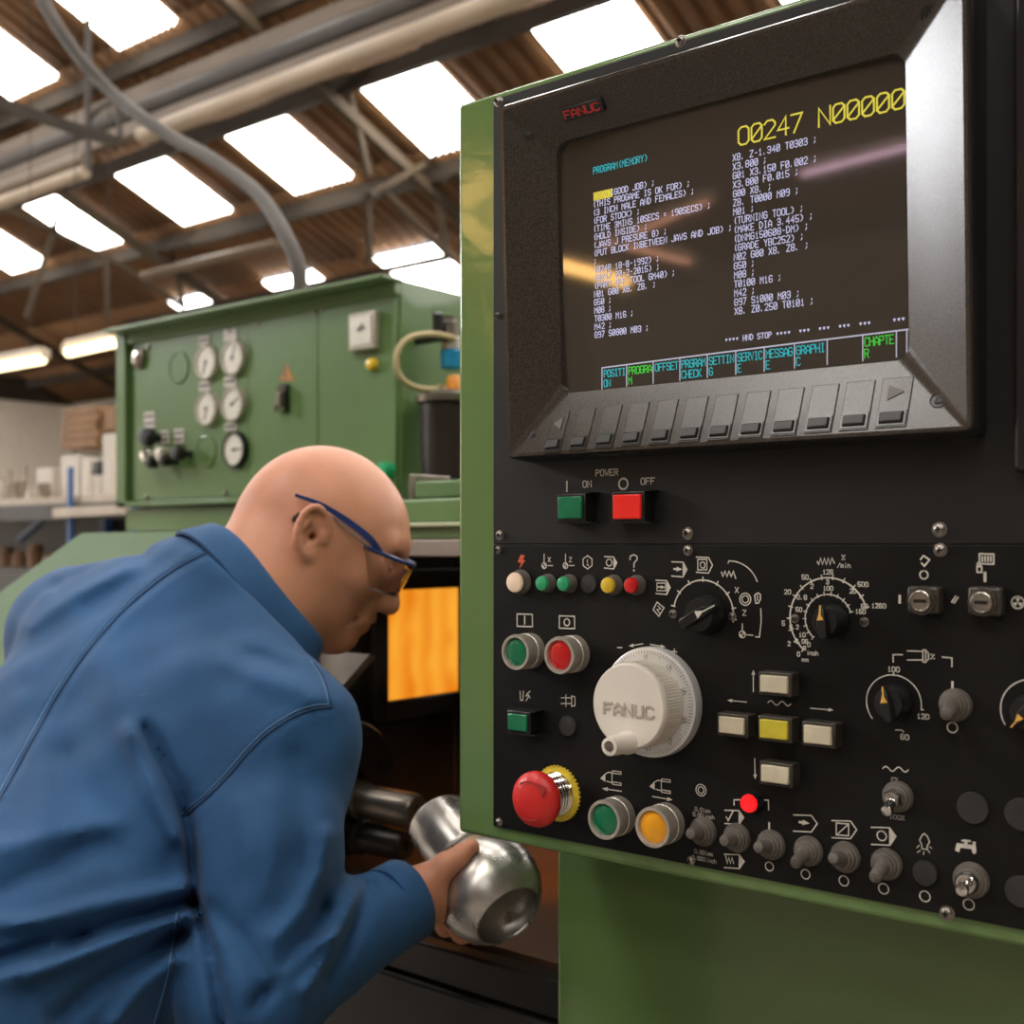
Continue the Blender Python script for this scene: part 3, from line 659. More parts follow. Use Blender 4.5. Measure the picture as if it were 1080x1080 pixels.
Sx(mb, [(862, 592.5)] + [(863.5 + i * 2, 592 + (3.5 if i % 2 == 0 else -3.5)) for i in range(8)] + [(880, 594)], 1.2)
Tx(mb, '%', 888, 590.5, 5, .9); Tx(mb, '/min', 883.5, 598.5, 4.6, .85, .8)
mb.build('feed_scale', M['print'], lo_plate); mb = MB()
# key switch marks
Sx(mb, [(971, 590), (974, 586), (980.5, 590.5), (975, 597), (972, 594)], 1.7); ringp(mb, 974.5, 606.3, 4.3, 1.6); Sx(mb, [(949, 628.5), (949, 635.5)], 2.6)
Sx(mb, [(1004, 635), (1008, 629)], 1.6); Sx(mb, [(1006.5, 636), (1010.5, 630)], 1.6)
Sx(mb, [(1033, 584), (1048, 584.5), (1048, 595), (1033, 594.5)], 1.6, True)
for i in range(4): Sx(mb, [(1036 + 3 * i, 587), (1036 + 3 * i, 592)], 1.7)
Sx(mb, [(1030.5, 597.5), (1035.5, 597.5), (1035.5, 603.5), (1030.5, 603.5)], 1.5, True); ringp(mb, 1032.5, 595, 1.8, 1.2, 12); Sx(mb, [(1039, 604.5), (1039, 612.5)], 3)
ringp(mb, 1073.5, 635.5, 6.3, 1.5); [sector(mb, 1073.5, 635.5, 4.8, a, a + 60) for a in (-30, 90, 210)]
mb.build('key_switch_symbols', M['print'], lo_plate); mb = MB()
# jog arrows and wave
arrow(mb, (794.5, 729.5), (794.5, 706.5), 1.1, 4); arrow(mb, (787.5, 740.5), (767, 738.5), 1.1, 4); arrow(mb, (855, 747), (879, 749), 1.1, 4); arrow(mb, (796, 800), (796.5, 822), 1.1, 4)
wave = lambda x, y, L, a: Sx(mb, [(x + L * t, y + 1.5 * t - a * math.sin(t * 4 * PI) * 1.0) for t in np.linspace(0, 1, 18)], 1.2)
wave(810, 741, 24, 2.2); wave(931, 810.5, 27, 2.4)
mb.build('jog_arrows', M['print'], lo_plate); mb = MB()
# spindle override
c = pt(942.5, 741.5); k = MPP(942, 741); arcm(mb, c, 29.5 * k, -128, 98, 1.2 * k, 50); ribbon(mb, [c + EZ * 29 * k, c + EZ * 33 * k], 1.3 * k, EN)
Sx(mb, [(972, 748.5), (974, 748.5)], 1.2); Sx(mb, [(944.5, 770), (951, 770), (953, 772)], 1.1)
Tx(mb, '100', 936.5, 708, 5, 1, .9); Tx(mb, '120', 967.5, 757.5, 5, 1, .9); Tx(mb, '60', 950, 779.5, 5.2, 1, .95)
Sx(mb, [(942, 698), (942, 690.5), (951.5, 690.5)], 1.4); Sx(mb, [(994, 693), (1004, 694), (1004, 703)], 1.4)
Sx(mb, [(957, 686.5), (973, 687)], 1.3); Sx(mb, [(957, 696), (973, 696)], 1.3); Sx(mb, [(973.5, 685.5), (976.5, 685.5), (976.5, 698.5), (973.5, 698)], 1.2, True); Sx(mb, [(977.5, 687), (979.5, 689), (979.5, 695), (977.5, 697)], 1.2)
Tx(mb, '%', 982, 695, 5, .9)
Sx(mb, [(1004.5, 719.5), (1004.5, 728)], 2.4); ringp(mb, 1004.5, 767.3, 5.3, 1.3)
c = pt(1090, 750); arcm(mb, c, 31 * k, -120, 60, 1.3 * k)
mb.build('spindle_scale', M['print'], lo_plate); mb = MB()
# toggle row marks
ringp(mb, 739.4, 833.3, 6.0, 1.2); ringp(mb, 739.4, 833.3, 3.4, 1.2)
Sx(mb, [(774.3, 849), (774.3, 843.5), (780, 843.5)], 1.3); Sx(mb, [(799, 843.5), (810.5, 843.8), (810.8, 854)], 1.3)
tape(mb, 774.5, 861.5, 20, 14); Sx(mb, [(766, 861.5), (768, 865.5), (773.5, 855)], 1.4)
tape(mb, 774.5, 908, 21, 14); Sx(mb, [(765.5, 903)] + [(767 + 1.7 * i, 910.5 if i % 2 == 0 else 904.5) for i in range(5)], 1.3)
Sx(mb, [(811.3, 868), (811.3, 875)], 2.2); ringp(mb, 811.5, 913.8, 4.6, 1.2)
tape(mb, 849.5, 868, 25, 17, False); arrow(mb, (843.5, 867), (854, 868.5), 2.6, 6); ringp(mb, 849.7, 922, 4.9, 1.2)
tape(mb, 890.5, 874.5, 26, 18, False); Sx(mb, [(882, 868), (895, 869), (895, 881.5), (882, 880.5)], 1.3, True); Sx(mb, [(883, 880), (894, 870)], 1.2); ringp(mb, 890, 929, 5.2, 1.2)
tape(mb, 932, 881.5, 26, 18); ringp(mb, 930, 881.5, 5, 1.4); ringp(mb, 932, 937.3, 5.4, 1.2)
Sx(mb, [(972.5, 895), (972, 890), (970, 886), (972.5, 881), (975, 879), (978, 882), (980.5, 888), (978, 892), (978, 896)], 1.2, True)
for a, b in (((967, 894), (969.5, 891.5)), ((967.5, 899), (970.5, 897)), ((974, 901), (974.5, 898.5)), ((980.5, 899.5), (979, 897)), ((982.5, 894.5), (980.5, 893))): Sx(mb, [a, b], 1)
ringp(mb, 975.5, 945.3, 5.5, 1.2)
Sx(mb, [(1010, 896), (1011, 891.5), (1027, 893.5), (1027.5, 897)], 4.5); Sx(mb, [(1018.5, 892), (1019, 887)], 3.5); Sx(mb, [(1015, 886.5), (1023, 887)], 2); Sx(mb, [(1027.5, 889), (1027.5, 899)], 3)
ringp(mb, 1021.7, 954, 5.6, 1.2)
build_clusters(mb, 'toggle_symbol', M['print'], lo_plate); mb = MB()
for x, y in ((644, 820), (696, 828.5)):          # tailstock quill marks
    tri(mb, [(x - 11, y + 1), (x - 5.5, y - 4.5), (x - 5.5, y + 4.5)]); Sx(mb, [(x - 5, y - 4), (x - 2, y - 5.5), (x + 1.5, y - 5), (x + 1.5, y + 5.5), (x - 4, y + 4)], 1.1)
    Sx(mb, [(x + 2, y - 7), (x + 11, y - 6), (x + 11, y - 3.5), (x + 2, y - 4.5)], 1.1, True); Sx(mb, [(x + 2, y + 4.5), (x + 11, y + 6), (x + 11, y + 8.5), (x + 2, y + 7)], 1.1, True)
arrow(mb, (655.5, 834.5), (635, 831.5), 1.2, 4.5); arrow(mb, (688.5, 840), (709.5, 843.7), 1.2, 4.5)
build_clusters(mb, 'tailstock_symbol', M['print'], lo_plate)
mb = MB()
Tx(mb, '0.01mm', 733, 855, 4, .75, .80); Tx(mb, '0.001inch', 731, 860.5, 4, .75, .72); Tx(mb, '0.001mm', 732.5, 899.5, 4, .75, .80); Tx(mb, '0.0001inch', 730.5, 906, 4, .75, .72)
Tx(mb, 'F%', 940.5, 824, 4, .8); Tx(mb, '100%', 938.5, 863, 4.6, .8, .9)
mb.build('small_legend', M['print_dim'], lo_plate)
mb = MB(); tri(mb, [(549, 585), (553.5, 585.5), (551.5, 590.5), (554, 591), (547.5, 600.5), (549.5, 593.5), (546, 593)]); mb.build('power_mark', M['bolt_red'], lo_plate)

# ---------------------------------------------------------------- the screen unit
za, zb_ = PY(530, 112, -.036)[2], PY(540, 484, -.027)[2]
T1, T0 = -.038, -.028                            # front rim: leans forward at the top
nM = V3(0, -1, (T1 - T0) / (za - zb_)); nM = nM / np.linalg.norm(nM); EZM = np.cross(nM, EX); EZM = EZM * np.sign(EZM[2])
dM = nM @ V3(0, T0, zb_)
def pm(px, py, off=0.): return PL(px, py, nM, dM - 0 + off)   # off > 0 stands towards the viewer
f_tl, f_tr, f_bl, f_br = pm(525, 112), pm(1018, -57), pm(535.5, 484), pm(1030, 455)
fx0 = (f_tl[0] + f_bl[0]) / 2; fx1 = (f_tr[0] + f_br[0]) / 2; L_t, L_b = f_tl, f_bl
f_tl[0] = f_bl[0] = fx0; f_tr[0] = f_br[0] = fx1; f_tr[2] = f_tl[2]; f_br[2] = f_bl[2]
for q in (f_tl, f_tr, f_bl, f_br): q[1] = (dM - nM[2] * q[2]) / nM[1]
DS = -.022                                        # the glass lies this far behind the rim
s_tl, s_tr, s_bl, s_br = pm(590, 154, DS), pm(951, 54, DS), pm(593, 417, DS), pm(961, 374, DS)
sx0 = (s_tl[0] + s_bl[0]) / 2; sx1 = (s_tr[0] + s_br[0]) / 2; sz1 = (s_tl[2] + s_tr[2]) / 2; sz0 = (s_bl[2] + s_br[2]) / 2
def onM(x, z, off): y = (dM + off - nM[2] * z) / nM[1]; return V3(x, y, z)
mon = thing('crt_monitor', 'dark monitor with lit program text in the green pendant', 'monitor', ((fx0 + fx1) / 2, YP, f_bl[2]))
def rrect(x0, x1, z0, z1, r, n=8):
    P = []
    for cx, cz, a0 in ((x1 - r, z1 - r, 0), (x0 + r, z1 - r, 90), (x0 + r, z0 + r, 180), (x1 - r, z0 + r, 270)):
        for i in range(n + 1):
            a = math.radians(a0 + 90 * i / n); P.append((cx + r * math.cos(a), cz + r * math.sin(a)))
    return P
def loft(mb, rings):
    n = len(rings[0]); b = []
    for r_ in rings: b += list(r_)
    mb.add(b, [(j * n + i, j * n + (i + 1) % n, (j + 1) * n + (i + 1) % n, (j + 1) * n + i) for j in range(len(rings) - 1) for i in range(n)])
fz0, fz1 = f_bl[2], f_tl[2]
rim = .004
mb = MB()
loft(mb, [[V3(x, YP + .0005, z) for x, z in rrect(fx0 - .0, fx1 + .0, fz0 - .002, fz1 + .002, .006)],
          [onM(x, z, -.002) for x, z in rrect(fx0, fx1, fz0, fz1, .006)], [onM(x, z, 0) for x, z in rrect(fx0 + .0015, fx1 - .0015, fz0 + .0015, fz1 - .0015, .005)]])
mb.build('casing', M['bezel_side'], mon, ang=50)
mb = MB()
loft(mb, [[onM(x, z, 0) for x, z in rrect(fx0 + .0015, fx1 - .0015, fz0 + .0015, fz1 - .0015, .005)], [onM(x, z, 0) for x, z in rrect(fx0 + rim, fx1 - rim, fz0 + rim, fz1 - rim, .004)],
          [onM(x, z, DS * .95) for x, z in rrect(sx0 - .001, sx1 + .001, sz0 - .001, sz1 + .001, .010)], [onM(x, z, DS - .003) for x, z in rrect(sx0, sx1, sz0, sz1, .010)]])
bez = mb.build('bezel', M['bezel'], mon, ang=14)
# curved glass
BUL = .0035
def bul(x, z):
    u = (x - (sx0 + sx1) / 2) / ((sx1 - sx0) / 2); v = (z - (sz0 + sz1) / 2) / ((sz1 - sz0) / 2)
    return DS - .0035 + BUL * (1 - .5 * u * u - .5 * v * v)
mb = MB(); NX, NZ = 40, 30; e = .004
g = [[onM(x, z, bul(x, z)) for x in np.linspace(sx0 - e, sx1 + e, NX + 1)] for z in np.linspace(sz0 - e, sz1 + e, NZ + 1)]
mb.add([p for r_ in g for p in r_], [(j * (NX + 1) + i, j * (NX + 1) + i + 1, (j + 1) * (NX + 1) + i + 1, (j + 1) * (NX + 1) + i) for j in range(NZ) for i in range(NX)])
M['glass'] = mat('dark_screen_glass', (.058, .047, .037), .055, var=.04, spec=.75)  # base colour raised evenly to stand in for reflected roof haze
scr = mb.build('screen', M['glass'], mon, ang=80)
M['t_w'] = mat('white_screen_characters', (.02, .02, .02), .6, emit=(.70, .68, .95), es=.95)
M['t_y'] = mat('yellow_screen_characters', (.02, .02, .02), .6, emit=(.85, .72, .05), es=.95)
M['t_c'] = mat('cyan_screen_characters', (.02, .02, .02), .6, emit=(.01, .52, .58), es=.95)
M['t_g'] = mat('green_screen_characters', (.02, .02, .02), .6, emit=(.05, .68, .04), es=.95)
M['t_l'] = mat('grey_screen_lines', (.02, .02, .02), .6, emit=(.55, .54, .66), es=.95)
def sp(px, py):                                   # pixel to a point on the glass
    off = DS
    for _ in range(4):
        p = pm(px, py, off + .0003); off = bul(p[0], p[2])
    return pm(px, py, off + .0003)
def sf(p): return onM(p[0], p[2], bul(p[0], p[2]) + .0003)
CELL = (sp(772, 240)[0] - sp(625, 240)[0]) / 36
def line(mb, txt, px, py, hpx, adv=CELL, w=.9, k=.70):
    p = sp(px, py); m = (p - CAM) @ FW / FPX; letters(mb, txt, p, EX, EZM, hpx * m, adv, w * m, EN, wk=k, f=sf)
tw, ty_, tc, tg, tl = MB(), MB(), MB(), MB(), MB()
th = MB(); line(th, 'PROGRAM(MEMORY)', 626, 183.5, 6.6)
left = ['     (GOOD JOB) ;', '(THIS PROGAME IS OK FOR) ;', '(3 INCH MALE AND FEMALES) ;', '(FOR STOCK) ;', '(TIME 3MINS 10SECS = 190SECS) ;', '(HOLD INSIDE) ;', '(JAWS J PRESURE 8) ;',
        '(PUT BLOCK INBETWEEN JAWS AND JOB) ;', ';', '(0248 18-8-1992) ;', '(0247 20-2-2015) ;', '(PART OFF TOOL GM40) ;', 'N01 G00 X8. Z8. ;', 'G50 ;', 'M08 ;', 'T0300 M16 ;', 'M42 ;', 'G97 S0800 M03 ;']
for i, t_ in enumerate(left): line(tw, t_, 625.5 + i * .12, 210.5 + i * 8.58, 6.0)
right = ['X8. Z-1.340 T0303 ;', 'X3.800 ;', 'G01 X3.150 F0.002 ;', 'X3.800 F0.015 ;', 'G00 X8. ;', 'Z8. T0000 M09 ;', 'M01 ;', '(TURNING TOOL) ;', '(MAKE DIA 3.445) ;', '(DNMG150608-DM) ;', '(GRADE YBC252) ;',
         'N02 G00 X8. Z8. ;', 'G50 ;', 'M08 ;', 'T0100 M16 ;', 'M42 ;', 'G97 S1000 M03 ;', 'X8. Z0.250 T0101 ;']
for i, t_ in enumerate(right): line(tw, t_, 773 + i * .12, 170 + i * 9.52, 6.8)
adv = (sp(956, 115)[0] - sp(778, 153)[0]) / 12
line(ty_, 'O0247 N00000', 779, 153.5, 18.5, adv, 1.9, .80)
a, b = sp(626, 212), sp(646, 200); q = [sf(V3(x, 0, z)) for x, z in ((a[0], a[2]), (b[0], a[2] + .0), (b[0], b[2] + .001), (a[0], b[2] + .001))]
tb_ = MB(); tb_.add(q, [(0, 1, 2, 3)])
line(tw, '**** HND STOP ****  ***  ***  ***  ***     ***', 765, 361.5, 5.5, (sp(958, 338)[0] - sp(765, 360)[0]) / 46.5)
# soft key boxes
def sline(mb, a, b, w=1.2):
    A, B = sp(*a), sp(*b); m = (A - CAM) @ FW / FPX
    ribbon(mb, [sf(A + (B - A) * t) for t in np.linspace(0, 1, 14)], w * m, EN)
sline(tl, (635, 388), (957.5, 347.5), 1.4)
seps = [635, 661, 689, 717, 746, 776, 806, 838, 872.5, 910, 945.5, 956.5]
ytop = lambda x: 388 + (x - 635) * (347.5 - 388) / 322.5 - 1.6 * (1 - ((x - 796) / 161) ** 2) * 0
for i, x in enumerate(seps): sline(tl, (x, ytop(x)), (x, ytop(x) + 22 + (x - 635) * .018), 1.2)
for i, (a, b, mbk) in enumerate((('POSITI', 'ON', tc), ('PROGRA', 'M', tg), ('OFFSET', '', tc), ('PRGRAM', 'CHECK', tc), ('SETTIN', 'G', tc), ('SERVIC', 'E', tc), ('MESSAG', 'E', tc), ('GRAPHI', 'C', tc), ('', '', tc), ('CHAPTE', 'R', tg))):
    x = seps[i] + 2.2; cw = (sp(seps[i + 1], 380)[0] - sp(seps[i], 380)[0]) / 6.7; h = 7.2 + i * .22; y = ytop(x) + h + 3.0
    line(mbk, a, x, y, h * .98, cw, 1.05, .78); line(mbk, b, x, y + h + 3.0, h * .98, cw, 1.05, .78)
for mb, nm, m in ((th, 'heading_text', 't_c'), (tb_, 'highlight_bar', 't_y'), (tw, 'white_text', 't_w'), (ty_, 'yellow_text', 't_y'), (tc, 'cyan_text', 't_c'), (tg, 'green_text', 't_g'), (tl, 'soft_key_boxes', 't_l')): mb.build(nm, M[m], scr)
mb = MB(); m = MPP(630, 205)
p = sp(627.5, 210.5); letters(mb, 'O0247', p + nM * .0003, EX, EZM, 6 * m, CELL, .9 * m, EN, f=lambda p: sf(p) + nM * .0003)
mb.build('highlighted_text', mat('dark_yellow_characters', (.25, .2, .02), .6, emit=(.42, .33, .03), es=.9), scr)

# soft keys on the lower slope of the bezel
def slope(px, py, lift=0.):
    # the plane of the lower bezel slope
    A = onM(fx0 + rim, fz0 + rim, 0); B = onM(fx1 - rim, fz0 + rim, 0); Cc = onM(sx0, sz0 - .001, DS * .95)
    n = np.cross(B - A, Cc - A); n /= np.linalg.norm(n)
    if n[1] > 0: n = -n
    return PL(px, py, n, n @ A + lift), n
kx = [(584, 469.7, 17), (611, 467, 18), (638.6, 464.5, 18.5), (667, 462.3, 19), (697, 460, 20), (728, 457.8, 21), (759.3, 455.7, 21.5), (793, 453.3, 22.5), (827.7, 450.6, 23.5), (864, 447.6, 24.5), (901.5, 444.6, 25.5), (940.8, 441.5, 27)]
A = onM(fx0 + rim, fz0 + rim, 0); Cc = onM(fx0 + rim, sz0 - .001, DS * .95); es = (Cc - A) / np.linalg.norm(Cc - A)
for i, (x, y, w_) in enumerate(kx):
    p, n = slope(x, y); m = (p - CAM) @ FW / FPX
    hw_ = w_ * m * .60; hh = .0060
    def quad(c_, a_, b0, b1, l): return [c_ + EX * sx + es * sy + n * l for sx, sy in ((-a_, b0), (a_, b0), (a_, b1), (-a_, b1))]
    o = MB().hexa(quad(p, hw_ * 1.06, -hh * 1.15, .030, -.001), quad(p, hw_ * 1.03, -hh * 1.1, .0295, .0009)).build('soft_key', M['bezel'], mon, bevel=.0004)
    MB().hexa(quad(p, hw_ * .97, -hh * .95, hh * .95, .0005), quad(p, hw_ * .94, -hh * .9, hh * .9, .0016)).build('key_frame', M['bezel_side'], o)
    MB().hexa(quad(p, hw_ * .84, -hh * .74, hh * .74, .001), quad(p, hw_ * .74, -hh * .55, hh * .55, .0036)).build('key_cap', M['key'], o, bevel=.0006)
    if i in (0, 11):
        s = 1 if i == 11 else -1; t_ = MB(); c_ = p + es * .0185
        T = [c_ + EX * hw_ * .6 * s, c_ - EX * hw_ * .5 * s + es * .0055, c_ - EX * hw_ * .5 * s - es * .0055]
        t_.add([q + n * .0008 for q in T] + [q + n * .0016 for q in T], [(0, 1, 2), (3, 4, 5), (0, 1, 4, 3), (1, 2, 5, 4), (2, 0, 3, 5)]); t_.build('arrow_mark', mat('arrow_plastic', (.10, .088, .076), .4), o)
# name badge
p = pm(597, 121, -.002); mtop = (p - CAM) @ FW / FPX
def upper(px, py, lift=0):
    A = onM(fx0 + rim, fz1 - rim, 0); B = onM(fx1 - rim, fz1 - rim, 0); C_ = onM(sx0, sz1 + .001, DS * .95)
    n = np.cross(B - A, C_ - A); n /= np.linalg.norm(n)
    if n[1] > 0: n = -n
    return PL(px, py, n, n @ A + lift), n
b0, n = upper(597, 127.5); b1, _ = upper(640, 117); b2, _ = upper(597, 112.5)
ez2 = b2 - b0; ez2 = ez2 - EX * (ez2 @ EX); wX = b1[0] - b0[0]
bd = MB().hexa([b0 + n * 0, b0 + EX * wX, b0 + EX * wX + ez2, b0 + ez2], [b0 + n * .003, b0 + EX * wX + n * .003, b0 + EX * wX + ez2 + n * .003, b0 + ez2 + n * .003]).build('name_badge', M['bezel_side'], mon, bevel=.0005)
mb = MB(); hL = np.linalg.norm(ez2); letters(mb, 'FANUC', b0 + EX * wX * .07 + ez2 * .22 + n * .0033, EX, ez2 / hL, hL * .54, wX * .178, .0013, n, .80)
mb.build('badge_lettering', mat('red_lettering', (.62, .03, .025), .5), bd)
# mounting screws in the bezel corners and on its top edge
def bscrew(q, n, r, hole):
    mb = MB(); mb.lathe(q, n, [(r * 1.12, -.001), (r * 1.12, .0004), (r * 1.0, .0006), (r * .98, .0001), (0, .0001)], 28)
    o = mb.build('screw_recess', M['black'], mon)
    MB().lathe(q, n, [(r * .62, .0001), (r * .58, .0007), (r * .3, .0009), (r * .25, .0004), (0, .0004)], 20).build('screw_head', M['key'], o)
for (x, y, r) in ((557.5, 141.5, .0042), (979.5, 14.5, .0046), (561.5, 458, .0036), (990, 422, .0050)):
    # nearest slope of the bezel funnel
    q0 = pm(x, y, -.010); 
    cand = []
    for nm_, A_, B_, C_ in (('l', onM(fx0 + rim, fz0, 0), onM(fx0 + rim, fz1, 0), onM(sx0 - .001, sz0, DS * .95)), ('r', onM(fx1 - rim, fz0, 0), onM(fx1 - rim, fz1, 0), onM(sx1 + .001, sz0, DS * .95)),
                            ('t', onM(fx0, fz1 - rim, 0), onM(fx1, fz1 - rim, 0), onM(sx0, sz1 + .001, DS * .95)), ('b', onM(fx0, fz0 + rim, 0), onM(fx1, fz0 + rim, 0), onM(sx0, sz0 - .001, DS * .95))):
        nn = np.cross(B_ - A_, C_ - A_); nn /= np.linalg.norm(nn); nn = -nn if nn[1] > 0 else nn
        q = PL(x, y, nn, nn @ A_); cand.append((-(q - CAM) @ FW * 1, q, nn))
    # the funnel is the nearer surface seen first from the axis: take the candidate farthest back that is still in front of the rim plane
    c_ = sorted(cand, key=lambda k: (k[1] - CAM) @ FW)
    pick = [k for k in c_ if -.024 < nM @ k[1] - dM < .0005]
    bscrew(pick[0][1], pick[0][2], r, 0)
screw(718, 43.5, 9, mon, T1 - .0005); screw(525.8, 107.5, 7.5, mon, T1 - .0005)

# lamps hung in the hall behind the photographer, which the glass mirrors
def mirror(px, py, dist):
    p = sp(px, py); e = .002
    dx = (bul(p[0] + e, p[2]) - bul(p[0] - e, p[2])) / (2 * e); dz_ = (bul(p[0], p[2] + e) - bul(p[0], p[2] - e)) / (2 * e)
    n = nM - EX * dx - EZM * dz_; n = n / np.linalg.norm(n)
    d = ray(px, py); d = d / np.linalg.norm(d); return p + (d - 2 * (d @ n) * n) * dist
M['tube_pink'] = mat('cool_lit_tube', (1, .9, .9), .4, emit=(1, .62, .80), es=9.0)
M['tube_amber'] = mat('amber_lit_tube', (1, .8, .5), .4, emit=(1, .55, .16), es=22.0)
M['tube_red'] = mat('orange_lit_tube', (1, .8, .7), .4, emit=(1, .42, .25), es=6.0)
for a, b, dist, m_, l in (((846, 184), (962, 154), 4.6, 'tube_pink', 'pinkish lit tube hanging behind the photographer'), ((588, 279), (664, 299), 4.2, 'tube_amber', 'amber lit tube hanging behind the photographer'),
                     ((640, 259), (748, 212), 4.6, 'tube_red', 'orange lit tube sloping up behind the photographer'), ((660, 259), (728, 277), 4.4, 'tube_red', 'orange lit tube sloping down behind the photographer')):
    tube_lamp(mirror(*a, dist), mirror(*b, dist), l, .035 if m_ == 'tube_amber' else .02, (0, 0, .06), 'lamps behind the photographer', M[m_])

for a, b in (((486, 213), (521, 186)), ((486, 231), (521, 262))):
    P2 = []
    for q in (a, b):
        p = PY(*q, 0); d = ray(*q); d = d / np.linalg.norm(d); P2.append(p + V3(d[0], -d[1], d[2]) * (3.4 if a[1] < 220 else 4.3))
    tube_lamp(P2[0], P2[1], 'amber tube behind the photographer, mirrored in the %s part of the pendant edge' % ('upper' if a[1] < 220 else 'lower'), .038, (0, 0, .09), 'lamps behind the photographer', M['tube_amber'])
# ---------------------------------------------------------------- the lathe behind
M['dark'] = mat('oily_dark_casting', (.018, .013, .010), .45, var=.5, vscale=6, bump=.2, bscale=40)
M['dark2'] = mat('dark_slideway', (.028, .022, .019), .35, .3, var=.3, vscale=8)
M['rust'] = mat('brown_oily_sheet', (.085, .045, .028), .38, var=.35, vscale=7, bump=.1, bscale=60)
M['strip'] = mat('worn_bare_strip', (.33, .28, .24), .45, var=.25, vscale=10)
M['ledge'] = mat('pale_green_ledge', (.40, .46, .29), .35, var=.1)
lathe = thing('cnc_lathe', 'large green lathe with open guard that the man leans into', 'lathe', (-.9, .6, 0))
YC = .16
xc0 = PY(587, 900, YC)[0]
MB().box(xc0, .6, YC, .5, .02, zbot - .0015).build('front_cover', M['green'], lathe, bevel=.004)
XI = -1.25                                     # headstock wall inside the guard, facing the tailstock
# beds and guards under the work
za_ = PY(447, 977, .20)[2]
MB().prism([(XI - .9, .20, za_), (XI - .9, .93, za_ + .06), (XI - .9, .93, .5), (XI - .9, .20, .5)], (1.8, 0, 0)).build('bed_guard', M['rust'], lathe)
MB().box(XI - .9, xc0 + .1, .172, .199, za_ - .045, za_ - .006).build('slideway', M['dark2'], lathe, bevel=.003)
MB().box(XI - .9, xc0 + .1, .165, .199, .15, za_ - .047).build('bed', M['dark'], lathe, bevel=.004)
zt = PY(455, 587, .30)[2]
MB().box(XI - .9, XI, .62, .95, za_ - .1, zt - .002).build('headstock', M['dark'], lathe, bevel=.003)
MB().box(XI - .03, XI, .33, .619, za_ + .005, zt - .002).build('headstock_wall', M['dark'], lathe, bevel=.002)
MB().box(XI, .5, .93, .97, za_, zt).build('rear_guard', M['dark'], lathe)
MB().prism([(-.45, .3, za_ + .06), (-.45, .92, za_ + .06), (-.45, .92, zt), (-.45, .3, zt)], (.03, 0, 0)).build('side_guard', M['rust'], lathe)
# orange inspection window in the headstock wall, lit from inside
q = [PX(404, 622, XI), PX(480, 620, XI), PX(480, 726, XI), PX(405, 737, XI)]
y0, y1 = (q[0][1] + q[3][1]) / 2, (q[1][1] + q[2][1]) / 2; z0, z1 = (q[2][2] + q[3][2]) / 2 - .003, (q[0][2] + q[1][2]) / 2
mb = MB(); fr = .03
for a, b, c, d in ((y0 - fr, y0, z0 - fr, z1 + fr), (y1, y1 + fr, z0 - fr, z1 + fr), (y0, y1, z1, z1 + fr), (y0, y1, z0 - fr, z0)): mb.box(XI - .002, XI + .012, a, b, c, d)
wf = mb.build('window_frame', M['dark'], lathe, bevel=.003)
m = mat('orange_window_pane', (.75, .28, .02), .35, var=.15, vscale=20)
nt = m.node_tree; bs = nt.nodes['Principled BSDF']; tc = nt.nodes.new('ShaderNodeTexCoord'); wv = nt.nodes.new('ShaderNodeTexWave'); wv.bands_direction = 'Y'; wv.inputs['Scale'].default_value = 7; wv.inputs['Distortion'].default_value = 6
wv.inputs['Phase Offset'].default_value = .5
nz = nt.nodes.new('ShaderNodeTexNoise'); nz.inputs['Scale'].default_value = 7; mr = nt.nodes.new('ShaderNodeMix'); mr.data_type = 'RGBA'
nt.links.new(tc.outputs['Object'], wv.inputs['Vector']); nt.links.new(tc.outputs['Object'], nz.inputs['Vector'])
mm = nt.nodes.new('ShaderNodeMath'); mm.operation = 'MULTIPLY_ADD'; mm.inputs[1].default_value = .16; nt.links.new(wv.outputs['Fac'], mm.inputs[0]); nt.links.new(nz.outputs['Fac'], mm.inputs[2])
rp = nt.nodes.new('ShaderNodeValToRGB'); rp.color_ramp.elements[0].color = (.75, .17, .004, 1); rp.color_ramp.elements[1].color = (1, .50, .05, 1); rp.color_ramp.elements[0].position = .35; rp.color_ramp.elements[1].position = .95
nt.links.new(mm.outputs[0], rp.inputs['Fac']); nt.links.new(rp.outputs['Color'], bs.inputs['Emission Color']); bs.inputs['Emission Strength'].default_value = 1.2
MB().box(XI + .001, XI + .006, y0, y1, z0, z1).build('window_pane', m, wf)
